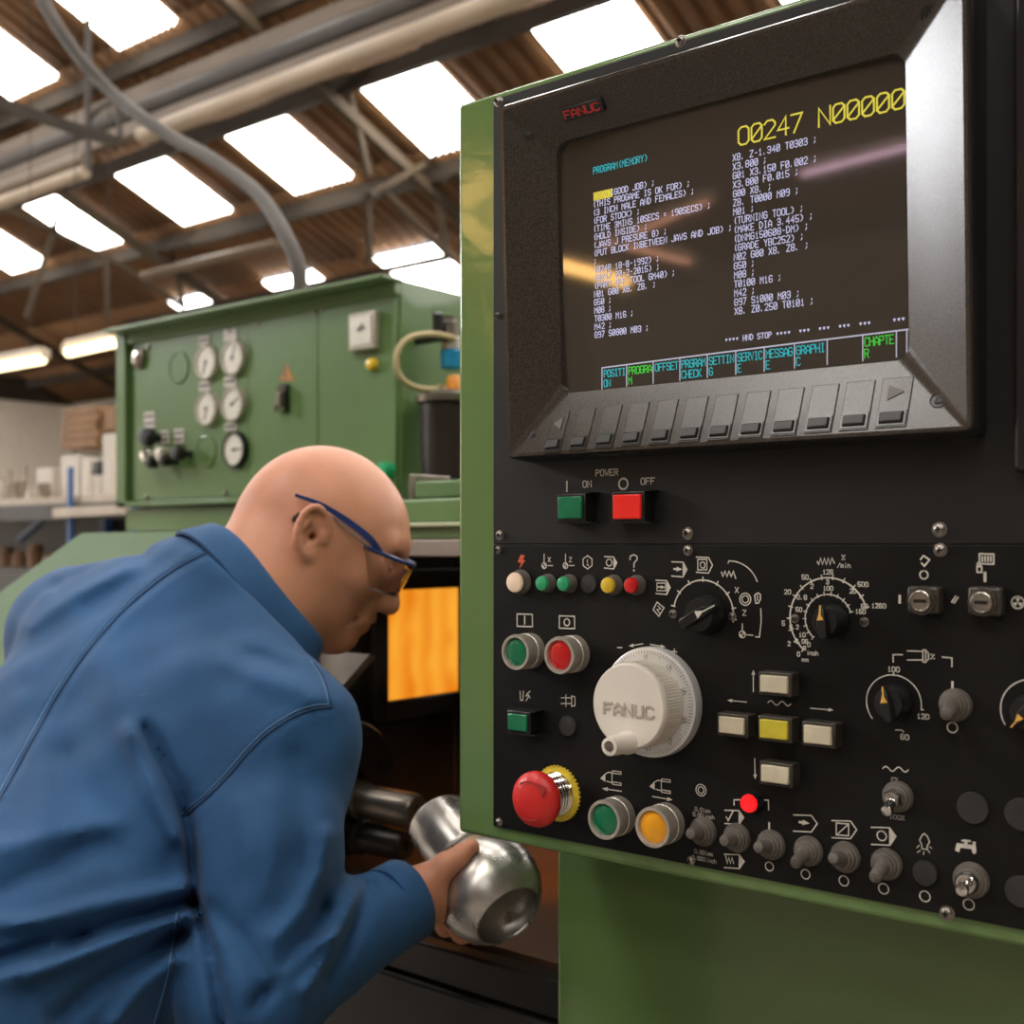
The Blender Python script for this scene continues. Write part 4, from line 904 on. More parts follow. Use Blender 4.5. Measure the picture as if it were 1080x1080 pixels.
# tool turret and boring bars
M['gun'] = mat('dark_gun_metal', (.22, .19, .16), .32, .8, var=.3, vscale=20)
tc_ = PX(368, 832, -1.13); mb = MB(); R = .088
mb.lathe(tc_, (1, 0, 0), [(R, -.12), (R, -.004), (R * .96, 0), (R * .35, .0), (R * .33, -.01), (0, -.01)], 48)
tur = mb.build('tool_turret', M['dark2'], lathe)
for i in range(8):
    a = 2 * PI * i / 8 + .3; q_ = tc_ + V3(.0005, math.cos(a) * R * .72, math.sin(a) * R * .72); MB().cyl(q_ - V3(.002, 0, 0), q_ + V3(.001, 0, 0), .009, n=16).build('bolt_hole', M['black'], tur)
for px0, px1, y0_, y1_, X0, r_, mm_ in ((372, 440, 842, 860, -1.13, .021, 'gun'), (372, 428, 880, 893, -1.13, .019, 'dark2')):
    a = PX(px0, y0_, X0); X1 = -1.13
    d = ray(px1, y1_); t_ = (a[1] - CAM[1]) / d[1]; b = CAM + t_ * d
    o = MB().lathe(a, V3(b[0] - a[0], 0, 0), [(r_ * 1.2, -.01), (r_ * 1.2, .02), (r_, .022), (r_, b[0] - a[0] - .006), (r_ * .85, b[0] - a[0]), (r_ * .35, b[0] - a[0]), (r_ * .3, b[0] - a[0] - .006), (0, b[0] - a[0] - .006)], 28).build('boring_bar', M[mm_], tur)
# pale inner door edge below the man's chin
a = [PY(388, 704, .36), PY(372, 690, .36), PY(345, 690, .36), PY(340, 735, .36), PY(352, 738, .36)]
mb = MB(); A_ = PY(390, 690, .34); B_ = PY(350, 736, .34)
d_ = (A_ - B_); mb.hexa([B_, A_, A_ + V3(-.10, 0, .0), B_ + V3(-.10, 0, 0)], [B_ + V3(0, .012, -.004), A_ + V3(0, .012, -.004), A_ + V3(-.1, .012, -.004), B_ + V3(-.1, .012, -.004)])
mb.build('deflector_plate', M['strip'], lathe)
# front of the hood above the opening: stacked green ledges
YH = .30
def zy(y): return PY(455, y, YH)[2]
MB().box(XI - .01, .3, YH, YH + .03, zt, zy(569)).build('bare_strip', M['strip'], lathe, bevel=.002)
MB().box(XI - .01, .3, YH + .004, .7, zy(568.5), zy(556)).build('lower_band', M['green_dark'], lathe, bevel=.002)
MB().box(XI - .01, .3, YH - .004, .7, zy(555.5), zy(551)).build('ledge', M['ledge'], lathe, bevel=.001)
MB().box(XI - .01, .3, YH + .03, .8, zy(550.5), PY(455, 526, YH + .03)[2]).build('upper_band', M['green_dark'], lathe, bevel=.003)
xk = PY(437, 520, YH + .2)[0]
MB().box(xk, .3, YH + .20, 1.0, PY(455, 525, YH + .2)[2], PY(455, 507, YH + .2)[2]).build('top_step', M['green_dark'], lathe, bevel=.003)
MB().box(xk - .012, xk, YH + .20, YH + .28, PY(437, 527, YH + .2)[2], PY(437, 500, YH + .2)[2]).build('hinge', M['gun'], lathe, bevel=.002)
# sloping headstock hood behind the man's shoulders
pts = [(-70, 675), (86, 562), (366, 557), (366, 640), (-70, 760)]
P = [PY(x, y, .44) for x, y in pts]; P[2][0] = P[3][0] = XI - .02
for p_ in P[1:3]: p_[1] += .10; p_[:] = CAM + (p_[1] - CAM[1]) / (p_[1] - .10 - CAM[1]) * (V3(p_[0], p_[1] - .10, p_[2]) - CAM)
P[2][0] = P[3][0] = XI - .02
mb = MB(); mb.add(P + [p + V3(0, .30, -.02) for p in P], [tuple(range(5)), (9, 8, 7, 6, 5)] + [(i, (i + 1) % 5, 5 + (i + 1) % 5, 5 + i) for i in range(5)])
mb.build('headstock_hood', M['green_light'], lathe)
xh0 = PY(133, 545, .82)[0]
MB().box(xh0, xk - .02, .82, 1.2, PY(133, 560, .82)[2], PY(133, 537, .82)[2] - .001).build('cabinet_plinth', M['cab'], lathe)

# ---------------------------------------------------------------- electrical and gauge cabinet on the headstock
YB = .80
cx0, cx1 = PY(122, 400, YB)[0], PY(415, 400, YB)[0]; cz0, cz1 = PY(122, 535, YB)[2], PY(415, 293, YB)[2]
cab = thing('gauge_cabinet', 'green cabinet with round white gauges on top of the lathe headstock', 'cabinet', ((cx0 + cx1) / 2, YB, cz0))
e = .022
mb = MB(); mb.box(cx0, cx1, YB + .02, 1.5, cz0, cz1)
mb.box(cx0, cx0 + .038, YB - .0, YB + .02, cz0, cz1); mb.box(cx0, cx1 + .004, YB - .035, YB + .02, cz1 - .006, cz1 + .002); mb.box(cx0, cx1, YB + .004, YB + .02, cz1 - .03, cz1 - .006); mb.box(cx0, cx1, YB, YB + .02, cz0, cz0 + .012)
mb.build('cabinet_body', M['cab'], cab, bevel=.002)
def cp(px, py, h=0.): return PY(px, py, YB + .012 - h)
xa, xb, xc = cp(140, 400)[0], cp(263, 400)[0], cp(336, 400)[0]
dz0, dz1 = cz0 + .014, cz1 - .024
gp = MB().box(xa, xb - .001, YB + .012, YB + .021, dz0, dz1).build('gauge_panel', M['cab'], cab, bevel=.002)
d1 = MB().box(xb + .001, xc - .001, YB + .010, YB + .021, dz0, dz1).build('door', M['cab'], cab, bevel=.002)
d2 = MB().box(xc + .001, cx1 - .004, YB + .010, YB + .021, dz0, dz1).build('door', M['cab'], cab, bevel=.002)
M['face'] = mat('gauge_face_white', (.72, .68, .60), .4, var=.04)
M['label_w'] = mat('white_label_plate', (.62, .58, .52), .5)
def cm(px, py): return (cp(px, py) - CAM) @ FW / FPX
def gauge(px, py, rpx, rim, needle):
    k = cm(px, py); r = rpx * k; c = cp(px, py, .014); c[1] = YB + .012
    o = MB().lathe(c, OUT, [(r * 1.1, 0), (r * 1.1, .010), (r * 1.04, .014), (r * .95, .014), (r * .93, .008)], 40).build('gauge', rim, cab)
    MB().lathe(c, OUT, [(r * .94, .004), (r * .94, .0105), (0, .0108)], 36).build('gauge_face', M['face'], o)
    a = math.radians(needle); d = EX * math.sin(a) + EZ * math.cos(a); nb = MB()
    nb.bar(c + OUT * .0115 - d * r * .2, c + OUT * .0115 + d * r * .75, .0022, .001, up=(0, 1, 0)); nb.cyl(c + OUT * .0108, c + OUT * .013, r * .1, n=12)
    for i in range(11):
        t_ = math.radians(-135 + 27 * i); dd = EX * math.sin(t_) + EZ * math.cos(t_); ribbon(nb, [c + OUT * .0111 + dd * r * .72, c + OUT * .0111 + dd * r * .86], .0016, EN)
    nb.build('needle', M['tick'], o)
for px, py, r, m_, n_ in ((215.5, 382, 16.5, 'collar', 200), (243.5, 377, 17, 'collar', 20), (216, 431, 16.5, 'collar', 190), (243.5, 426, 17, 'collar', 60), (245, 474, 17.5, 'black', 90)): gauge(px, py, r, M[m_], n_)
for px, py, w_, h_ in ((216, 359, 14, 9), (243.5, 353, 16, 12), (216.5, 407, 14, 10), (243.5, 402.5, 15, 10), (244, 450, 15, 8), (158.5, 443, 14, 17), (174.5, 461, 11, 13), (189.5, 460, 13, 15)):
    k = cm(px, py); c = cp(px, py); o = MB().box(c[0] - w_ * k * .68, c[0] + w_ * k * .68, YB + .0095, YB + .013, c[2] - h_ * k / 2, c[2] + h_ * k / 2).build('label_plate', M['label_w'], cab)
    tb = MB()
    for i in range(2 if h_ < 13 else 4):
        cx_ = c[0] + (-.3 + .6 * (i % 2)) * w_ * k; cz_ = c[2] + (0 if h_ < 13 else (.22 - .44 * (i // 2)) * h_ * k)
        ribbon(tb, [V3(cx_ - .18 * w_ * k, YB + .0092, cz_), V3(cx_ + .18 * w_ * k, YB + .0092, cz_)], .006, EN)
    if not (px == 243.5 and h_ == 12): tb.build('label_print', M['tick'], o)
# blank gauge openings, rimmed
for px, py, r in ((189, 388, 17), (218, 476, 17)):
    k = cm(px, py); c = cp(px, py); c[1] = YB + .012
    MB().lathe(c, OUT, [(r * k, -.001), (r * k, .0025), (r * k * .95, .003), (r * k * .92, .0012), (0, .0012)], 40).build('blanking_cover', M['cab'], cab)
k = cm(148, 378); c = cp(148, 378); c[1] = YB + .012
o = MB().lathe(c, OUT, [(11 * k, 0), (11 * k, .008), (8 * k, .012), (8 * k, .009)], 28).build('round_lock', M['gun'], cab)
MB().lathe(c, OUT, [(8 * k, .006), (7 * k, .013), (0, .016)], 24).build('lock_lens', M['steel'], o)
# valve knobs
for px, py, r, m_ in ((156, 461, 10, 'black'), (157, 480, 8, 'chrome'), (161, 488, 6, 'black'), (172.5, 479, 8, 'steel'), (175, 486, 6, 'black'), (189, 478, 8, 'black')):
    k = cm(px, py); c = cp(px, py, .03); c[1] = YB + .012
    MB().lathe(c, OUT, [(r * k * .5, 0), (r * k * .5, .02), (r * k, .022), (r * k, .038), (r * k * .8, .044), (0, .045)], 24).build('valve_knob', M[m_], cab)
tri_o = MB(); c = [cp(302.5, 384, .003), cp(294, 402, .003), cp(310.5, 402, .003)]
tri_o.add([V3(q[0], YB + .0085, q[2]) for q in c], [(0, 1, 2)])
o = tri_o.build('warning_sign', mat('orange_warning', (.70, .30, .03), .5), cab)
mb = MB(); q = [V3(p_[0], YB + .0080, p_[2]) for p_ in (cp(303.5, 390), cp(300.5, 396), cp(303.5, 395.5), cp(301.5, 400))]; ribbon(mb, q, .0035, EN)
ribbon(mb, [V3(p_[0], YB + .0081, p_[2]) for p_ in (cp(302.5, 386), cp(296.5, 400.8), cp(308.5, 400.8))], .0022, EN, True); mb.build('warning_mark', M['tick'], o)
c = cp(302, 421); k = cm(302, 421)
o = MB().box(c[0] - 7 * k, c[0] + 7 * k, YB + .002, YB + .0105, c[2] - 15 * k, c[2] + 15 * k).build('isolator_switch', M['black'], cab, bevel=.002)
mb = MB(); mb.box(c[0] - 4 * k, c[0] + 4 * k, YB - .012, YB + .003, c[2] - 9 * k, c[2] + 6 * k); mb.build('isolator_lever', M['gun'], o, bevel=.003)
mb = MB(); mb.cyl(cp(296, 411.5, .02), cp(296, 411.5, .012), 4 * k); mb.cyl(V3(c[0], YB - .014, c[2] - 11 * k), V3(c[0], YB, c[2] - 11 * k), 4 * k); mb.build('isolator_tip', M['chrome'], o)
c = cp(389, 350); k = cm(389, 350)
o = MB().box(c[0] - 21 * k, c[0] + 19 * k, YB - .006, YB + .011, c[2] - 20 * k, c[2] + 20 * k).build('panel_meter', M['collar'], cab, bevel=.003)
MB().box(c[0] - 17 * k, c[0] + 14 * k, YB - .008, YB - .005, c[2] - 15 * k, c[2] + 15 * k).build('meter_face', M['face'], o)
mb = MB(); mb.bar(V3(c[0] - .006, YB - .009, c[2] - .002), V3(c[0] + .004, YB - .009, c[2] + .012), .003, .001, up=(0, 1, 0)); mb.bar(V3(c[0] - .012, YB - .009, c[2] + .004), V3(c[0] + .012, YB - .009, c[2] + .004), .003, .001); mb.build('meter_needle', M['tick'], o)
k = cm(391, 384); c = cp(391, 384, .01); c[1] = YB + .01
MB().lathe(c, OUT, [(7 * k, 0), (7 * k, .006), (5.5 * k, .012), (0, .014)], 24).build('yellow_pilot_lamp', M['y_lens'], cab)
k = cm(404, 496); c = cp(404, 496, .02); c[1] = YB + .01
MB().lathe(c, OUT, [(9 * k, 0), (9 * k, .02), (8 * k, .024), (0, .025)], 28).build('green_push_button', mat('bright_green_plastic', (.01, .36, .13), .35), cab)
for px, py in ((157, 366), (243, 349), (155, 524), (238, 520), (273, 341), (333, 329), (342, 327)):
    k = cm(px, py); c = cp(px, py); c[1] = YB + .011
    MB().lathe(c, OUT, [(2.6 * k, 0), (2.4 * k, .003), (0, .004)], 14).build('panel_screw', M['gun'], cab)
# ---------------------------------------------------------------- things on the cabinet's right-hand side
XSD = cx1
a = PX(465, 356, XSD + .06)
lub = thing('air_lubricator', 'air lubricator with blue bowl on the right side of the cabinet', 'lubricator', (XSD, a[1], a[2]))
def sidep(px, py, o=.06): return PX(px, py, XSD + o)
MB().cyl(V3(XSD - .001, a[1], a[2] + .0), V3(XSD + .07, a[1], a[2]), .008).build('bracket', M['black'], lub)
q = sidep(474, 345); MB().lathe(q + V3(0, 0, -.02), (0, 0, 1), [(.012, 0), (.018, .005), (.018, .028), (.012, .032), (.012, .04), (0, .042)], 24).build('regulator_head', M['gun'], lub)
q2 = sidep(462, 340); MB().lathe(q2, (0, 0, 1), [(.010, -.02), (.010, .014), (.006, .018), (.0, .02)], 20).build('pressure_valve', M['black'], lub)
q = sidep(476, 390); MB().lathe(q, (0, 0, 1), [(.012, 0), (.020, .004), (.021, .034), (.018, .038)], 28).build('blue_bowl', mat('blue_bowl_plastic', (.01, .22, .42), .25), lub)
MB().lathe(q + V3(0, 0, .038), (0, 0, 1), [(.019, 0), (.019, .020), (.015, .024)], 24).build('clear_bowl', M['collar'], lub)
hose = catmull([sidep(478, 356, .075), sidep(455, 352, .07), sidep(430, 357, .065), sidep(418, 375, .06), sidep(422, 397, .06), sidep(440, 409, .065), sidep(470, 411, .075)])
tag(MB().tube(hose, .0055, 12).build('air_hose', mat('yellowed_hose', (.46, .36, .18), .4), loc=tuple(hose[0])), 'yellowed looped plastic hose on the right of the gauge cabinet', 'hose')
q = sidep(474, 414, .075); z_ = PX(474, 506, XSD + .075)[2]
tank = thing('coolant_reservoir', 'dark brown tank half hidden behind the pendant edge', 'tank', (q[0], q[1], z_))
MB().lathe((q[0], q[1], z_), (0, 0, 1), [(.048, 0), (.052, .004), (.054, q[2] - z_ - .02), (.05, q[2] - z_ - .018)], 32).build('tank_body', mat('brown_tank', (.022, .014, .011), .45, spec=.25), tank)
MB().lathe((q[0], q[1], q[2] - .02), (0, 0, 1), [(.062, 0), (.064, .012), (.05, .02), (0, .022)], 32).build('tank_lid', M['gun'], tank)
MB().lathe(sidep(479, 412, .075), (0, 0, 1), [(.015, -.004), (.015, .02), (.01, .028), (0, .028)], 20).build('filler_cap', mat('orange_cap', (.75, .28, .02), .4), tank)
MB().lathe(sidep(465, 412, .075), (0, 0, 1), [(.007, -.004), (.007, .01), (0, .012)], 16).build('hose_fitting', M['brass'], tank)
# conduit rising from the cabinet to the roof
P_c = [(317, 316, 2.55), (314, 280, 2.6), (300, 247, 2.7), (277, 210, 2.9), (248, 185, 3.1), (215, 163, 3.3), (185, 147, 3.5), (150, 124, 3.7), (118, 98, 3.9), (88, 66, 4.0), (62, 30, 4.1), (45, 0, 4.2), (30, -40, 4.3)]
pc = [PD(*p_) for p_ in P_c]
dz = PY(317, 300, 1.0)
sh = V3(0, 0, 0)
tag(MB().tube(catmull(pc), [.0165 + .007 * t for t in np.linspace(0, 1, 8 * (len(pc) - 1) + 1)], 16).build('flexible_conduit', mat('grey_conduit', (.055, .045, .036), .55, 0., spec=.2, var=.1), loc=tuple(pc[0])), 'grey flexible conduit curving from the green cabinet up to the roof', 'conduit')
# ---------------------------------------------------------------- racking and stock at the far left
M['blue'] = mat('blue_rack_paint', (.02, .10, .30), .4)
M['beam'] = mat('dark_rack_beam', (.03, .025, .02), .5)
M['board'] = mat('pale_shelf_board', (.50, .42, .33), .6, var=.1)
M['card'] = mat('brown_cardboard', (.27, .15, .07), .75, var=.15, vscale=10)
M['whitebox'] = mat('white_card_box', (.62, .56, .48), .6, var=.08)
M['parts'] = mat('dull_machined_parts', (.30, .25, .19), .4, .4, var=.3, vscale=20)
M['parts_b'] = mat('rusty_steel_parts', (.20, .11, .06), .5, .3, var=.4, vscale=20)
DY = 2.0                                        # front edge of the racking
def wy(px, py, o=0.): return PY(px, py, DY + o)
rk = thing('pallet_rack', 'blue steel racking with pale shelf behind the lathe at far left', 'shelving', (wy(80, 560)[0], DY, 0))
zs = wy(60, 524)[2]; x0 = wy(-60, 524)[0]; x1 = wy(150, 524)[0]; zl = wy(60, 600)[2]
MB().box(x0 - 1.6, x1, DY, DY + .8, zs - .03, zs).build('shelf_board', M['board'], rk)
MB().box(x0, x1, DY - .01, DY + .03, zs - .10, zs - .031).build('shelf_beam', M['beam'], rk)
MB().box(x0 - 1.6, x1, DY, DY + .8, zl - .03, zl).build('shelf_board', M['beam'], rk)
MB().box(x0, x1, DY - .01, DY + .03, zl - .10, zl - .031).build('shelf_beam', M['beam'], rk)
for px in (-40, 79, 145):
    xx = wy(px, 540)[0]; MB().box(xx - .011, xx + .011, DY - .03, DY - .012, 0, wy(79, 493)[2]).build('upright', M['blue'], rk)
    MB().box(xx - .025, xx + .025, DY + .75, DY + .8, 0, zs + .1).build('upright', M['blue'], rk)
MB().box(x0 - 1.8, x1, DY + .81, DY + .83, 0, zs - .035).build('added_dark_panel', M['beam'], rk)  # added dark sheet, stands in for the shade under the shelf
MB().bar(wy(20, 570, .4), wy(48, 545, .4), .03).build('brace', M['blue'], rk)
b0 = V3(wy(60, 533)[0], DY - .02, wy(60, 541)[2])
tag(MB().bar(wy(60, 541, -.05), wy(134, 537, -.05), .04).build('timber_batten', M['board'], loc=tuple(b0)), 'pale timber batten fixed under the shelf edge at far left', 'batten')
def carton(name, label, px0, px1, y0, y1, o, dep, m, cat_, group=None, lid=None):
    a = wy(px0, y1, o); b = wy(px1, y0, o); b[2] = wy(px0, y0, o)[2]
    z0 = a[2]
    t = MB().box(a[0], b[0], DY + o, DY + o + dep, z0, b[2]).build(name, m, loc=(a[0], DY + o, z0), bevel=.004)
    if lid: MB().box(a[0] - .002, b[0] + .002, DY + o - .002, DY + o + dep + .002, b[2] - (b[2] - z0) * lid, b[2] - (b[2] - z0) * lid + .006).build('tape_strip', M['board'], t)
    return tag(t, label, cat_, group)
zpx = 519
def onshelf(*a, **k):
    o = carton(*a, **k); o.location.z = zs + .001; return o
onshelf('box_file', 'white box on the shelf, widest one just left of the blue upright', 64, 83, 475, zpx, .10, .28, M['whitebox'], 'box', 'white boxes on the shelf')
onshelf('box_file', 'narrow white box on the shelf just right of the blue upright', 85.5, 93, 478, zpx, .10, .28, M['whitebox'], 'box', 'white boxes on the shelf')
onshelf('box_file', 'pale grey box on the shelf left of the wide white box', 38, 55, 487, zpx, .10, .2, M['whitebox'], 'box', 'white boxes on the shelf')
onshelf('box_file', 'tall white box on the shelf against the gauge cabinet', 108, 119, 455, zpx, .02, .10, M['whitebox'], 'box', 'white boxes on the shelf')
o = onshelf('paper_stack', 'low pale stack of sheets under the black case', 95, 105.5, 498, zpx, .03, .055, M['whitebox'], 'papers')
oc = carton('tool_case', 'small black case lying on the low stack of sheets', 96, 104.5, 482, 497, .032, .05, M['black'], 'case')
oc.location.z = zs + .003 + max(v.co.z for v in o.data.vertices)
for i, nm in enumerate(('lowest', 'second', 'third', 'fourth', 'topmost')):
    y1 = 474 - i * 8.6
    carton('flat_carton', '%s flat brown carton in the pile above the white boxes' % nm, 64 + i * .8, 101 + (i % 2) * 2 , y1 - 8.2, y1, .14, .3, M['card'], 'carton', 'flat brown cartons')
carton('flat_carton', 'brown carton standing between the pile and the gauge cabinet', 106, 121, 432, 455, .16, .35, M['card'], 'carton', 'flat brown cartons')
# small machined parts along the shelf
random.seed(11)
spec = [(4, 20, 'taper'), (11, 26, 'post'), (19, 14, 'ring'), (27, 30, 'post'), (33, 18, 'taper'), (46, 12, 'ring'), (57, 26, 'post'), (-4, 22, 'taper')]
adj = {'taper': 'tapered', 'post': 'tall stepped', 'ring': 'low round'}
where = ['second from the left edge', 'third from the left edge', 'between the two tall stepped ones', 'with the tallest spindle', 'left of the pale grey box', 'in front of the pale grey box', 'between the pale boxes', 'cut by the left edge of the photograph']
for (px, h_, kind), wh in zip(spec, where):
    c = wy(px, 520, .22 if kind != 'ring' else .06); k = (c - CAM) @ FW / FPX; r = 6.5 * k; hh = h_ * k * 1.3
    pr = {'taper': [(r, 0), (r, hh * .3), (r * .5, hh * .5), (r * .35, hh), (0, hh)], 'post': [(r * .9, 0), (r * .9, hh * .25), (r * .6, hh * .27), (r * .6, hh * .6), (r * .3, hh * .62), (r * .3, hh), (0, hh)],
          'ring': [(r, 0), (r, hh), (r * .6, hh), (r * .55, hh * .6), (0, hh * .6)]}[kind]
    tag(MB().lathe((c[0], c[1], zs + .001), (0, 0, 1), pr, 24).build('machined_part', M['parts'], loc=(c[0], c[1], zs + .001)), '%s machined part on the shelf, %s' % (adj[kind], wh), 'machined part', 'machined parts on the shelf')
# stock on the lower shelf
lows = [(8, 20), (22, 16), (38, 24), (54, 15), (104, 15), (118, 12)]
wl = ['at the left edge', 'second from the left edge', 'middle of the row', 'left of the blue upright', 'right of the blue upright', 'beside the lathe hood']
for (px, h_), wh in zip(lows, wl):
    c = wy(px, 600, .16); k = (c - CAM) @ FW / FPX; r = 9 * k
    tag(MB().lathe((c[0], c[1], zl + .001), (0, 0, 1), [(r, 0), (r, h_ * k * .7), (r * .8, h_ * k * .75), (r * .8, h_ * k), (r * .5, h_ * k), (r * .5, h_ * k * .4), (0, h_ * k * .4)], 24).build('steel_casting', M['parts_b'], loc=(c[0], c[1], zl + .001)),
        'rusty round casting on the lower shelf, %s' % wh, 'casting', 'castings on the lower shelf')
# ---------------------------------------------------------------- smooth solid modelling for the body and its clothes
def rcone(P, a, b, ra, rb):
    a = V3(*a); b = V3(*b); ab = b - a; t = np.clip(((P - a) @ ab) / max(ab @ ab, 1e-12), 0, 1)
    return np.linalg.norm(P - a - t[:, None] * ab, axis=1) - (ra + (rb - ra) * t)
def ellip(P, c, ax, r):
    q = (P - V3(*c)) @ np.array(ax).T; r = V3(*r)
    k0 = np.linalg.norm(q / r, axis=1); k1 = np.linalg.norm(q / (r * r), axis=1)
    return k0 * (k0 - 1) / np.maximum(k1, 1e-9)
def smin(a, b, k):
    h = np.maximum(k - np.abs(a - b), 0) / k
    return np.minimum(a, b) - h * h * k * .25
def smax(a, b, k): return -smin(-a, -b, k)
def surface(sdf, lo, hi, h, smooth=2, F=4):
    lo = V3(*lo); n = (np.ceil((V3(*hi) - lo) / h / F).astype(int)) * F + 1
    nc = (n - 1) // F + 1
    g = np.stack(np.meshgrid(*[np.arange(k) * h * F for k in nc], indexing='ij'), -1).reshape(-1, 3) + lo
    dc = sdf(g).reshape(nc)
    near = np.abs(dc) < h * F * 2.0
    for ax in range(3):
        s = near.copy(); s[tuple(slice(1, None) if i == ax else slice(None) for i in range(3))] |= near[tuple(slice(None, -1) if i == ax else slice(None) for i in range(3))]
        s[tuple(slice(None, -1) if i == ax else slice(None) for i in range(3))] |= near[tuple(slice(1, None) if i == ax else slice(None) for i in range(3))]; near = s
    up = lambda A: A.repeat(F, 0).repeat(F, 1).repeat(F, 2)[:n[0], :n[1], :n[2]]
    D = up(np.where(dc > 0, 1., -1.)).astype(np.float32)
    cellnear = near[:-1, :-1, :-1] | near[1:, 1:, 1:]
    mk = np.zeros(n, bool); mk[:-1, :-1, :-1] = cellnear.repeat(F, 0).repeat(F, 1).repeat(F, 2)
    mk |= up(near)
    idx = np.argwhere(mk)
    for i in range(0, len(idx), 400000):
        j = idx[i:i + 400000]; D[j[:, 0], j[:, 1], j[:, 2]] = sdf(j * h + lo)
    S = D < 0
    c = [S[a:n[0] - 1 + a, b:n[1] - 1 + b, e:n[2] - 1 + e] for a in (0, 1) for b in (0, 1) for e in (0, 1)]
    tot = sum(x.astype(np.int8) for x in c); act = (tot > 0) & (tot < 8)
    A = np.argwhere(act); vid = -np.ones(act.shape, np.int64); vid[tuple(A.T)] = np.arange(len(A))
    acc = np.zeros((len(A), 3)); cnt = np.zeros(len(A))
    cor = [V3(a, b, e).astype(int) for a in (0, 1) for b in (0, 1) for e in (0, 1)]
    val = [D[tuple((A + o).T)].astype(float) for o in cor]
    for i in range(8):
        for j in range(i + 1, 8):
            if np.abs(cor[i] - cor[j]).sum() != 1: continue
            m = (val[i] < 0) != (val[j] < 0); t = np.zeros(len(A)); t[m] = val[i][m] / (val[i][m] - val[j][m])
            acc[m] += (cor[i] + t[:, None] * (cor[j] - cor[i]))[m]; cnt[m] += 1
    V = (A + acc / cnt[:, None]) * h + lo
    quads = []
    for ax in range(3):
        o1, o2 = [(1, 2), (2, 0), (0, 1)][ax]
        sl = lambda d: tuple(slice(d, None) if i == ax else slice(None) for i in range(3)); sm = tuple(slice(None, -1) if i == ax else slice(None) for i in range(3))
        ch = S[sm] != S[sl(1)]; E = np.argwhere(ch)
        E = E[(E[:, o1] > 0) & (E[:, o2] > 0) & (E[:, o1] < n[o1] - 1) & (E[:, o2] < n[o2] - 1)]
        d1 = np.zeros(3, int); d1[o1] = 1; d2 = np.zeros(3, int); d2[o2] = 1
        q = np.stack([vid[tuple((E - a).T)] for a in (d1 + d2, d2, 0 * d1, d1)], 1)
        fl = S[tuple(E.T)]; q[~fl] = q[~fl][:, ::-1]; quads.append(q[(q >= 0).all(1)])
    Q = np.concatenate(quads)
    for _ in range(smooth):                   # light smoothing
        s = np.zeros_like(V); k = np.zeros(len(V))
        for a, b in ((0, 1), (1, 2), (2, 3), (3, 0)):
            np.add.at(s, Q[:, a], V[Q[:, b]]); np.add.at(k, Q[:, a], 1); np.add.at(s, Q[:, b], V[Q[:, a]]); np.add.at(k, Q[:, b], 1)
        V = V * .5 + .5 * s / np.maximum(k, 1)[:, None]
    return V, Q
def meshobj(name, V, Q, m, parent=None, loc=(0, 0, 0)):
    base = WLOC[parent.name] if parent is not None else np.asarray(loc, float)
    me = bpy.data.meshes.new(name); V = V - base
    me.vertices.add(len(V)); me.vertices.foreach_set('co', V.astype(np.float32).ravel())
    me.loops.add(Q.size); me.loops.foreach_set('vertex_index', Q.astype(np.int32).ravel())
    me.polygons.add(len(Q)); me.polygons.foreach_set('loop_start', (np.arange(len(Q)) * 4).astype(np.int32))
    me.update(calc_edges=True); me.validate()
    me.polygons.foreach_set('use_smooth', [True] * len(Q)); me.materials.append(m)
    o = bpy.data.objects.new(name, me); link(o, parent, loc); return o

# ---------------------------------------------------------------- the head: frame in the plane of its profile
YAW = math.radians(1); HZ = 1.375; H0 = PD(340, 562, HZ)
eP = RT * math.cos(YAW) + FW * math.sin(YAW); eQ = UP; eS = RT * math.sin(YAW) - FW * math.cos(YAW)      # forward, up, towards the viewer
def H(p, q, s=0.): return H0 + p * eP + q * eQ + s * eS
ff2 = (.85, -.53); fu2 = (.53, .85)
FFa = ff2[0] * eP + ff2[1] * eQ; FUa = fu2[0] * eP + fu2[1] * eQ
AXH = [eP, eQ, eS]; AXF = [FFa, FUa, eS]
earc = H(-.0005, -.001, .0845)
e1 = .17 * eP + .985 * eQ; e2 = .985 * eP - .17 * eQ; tl_ = math.radians(27)
e2t = e2 * math.cos(tl_) - eS * math.sin(tl_); e3t = np.cross(e1, e2t); e3t = e3t * np.sign(e3t @ eS)
def E3(a, b, c=0.): return earc + a * e2t + b * e1 + c * e3t
wrist = PD(437, 948, 1.165)
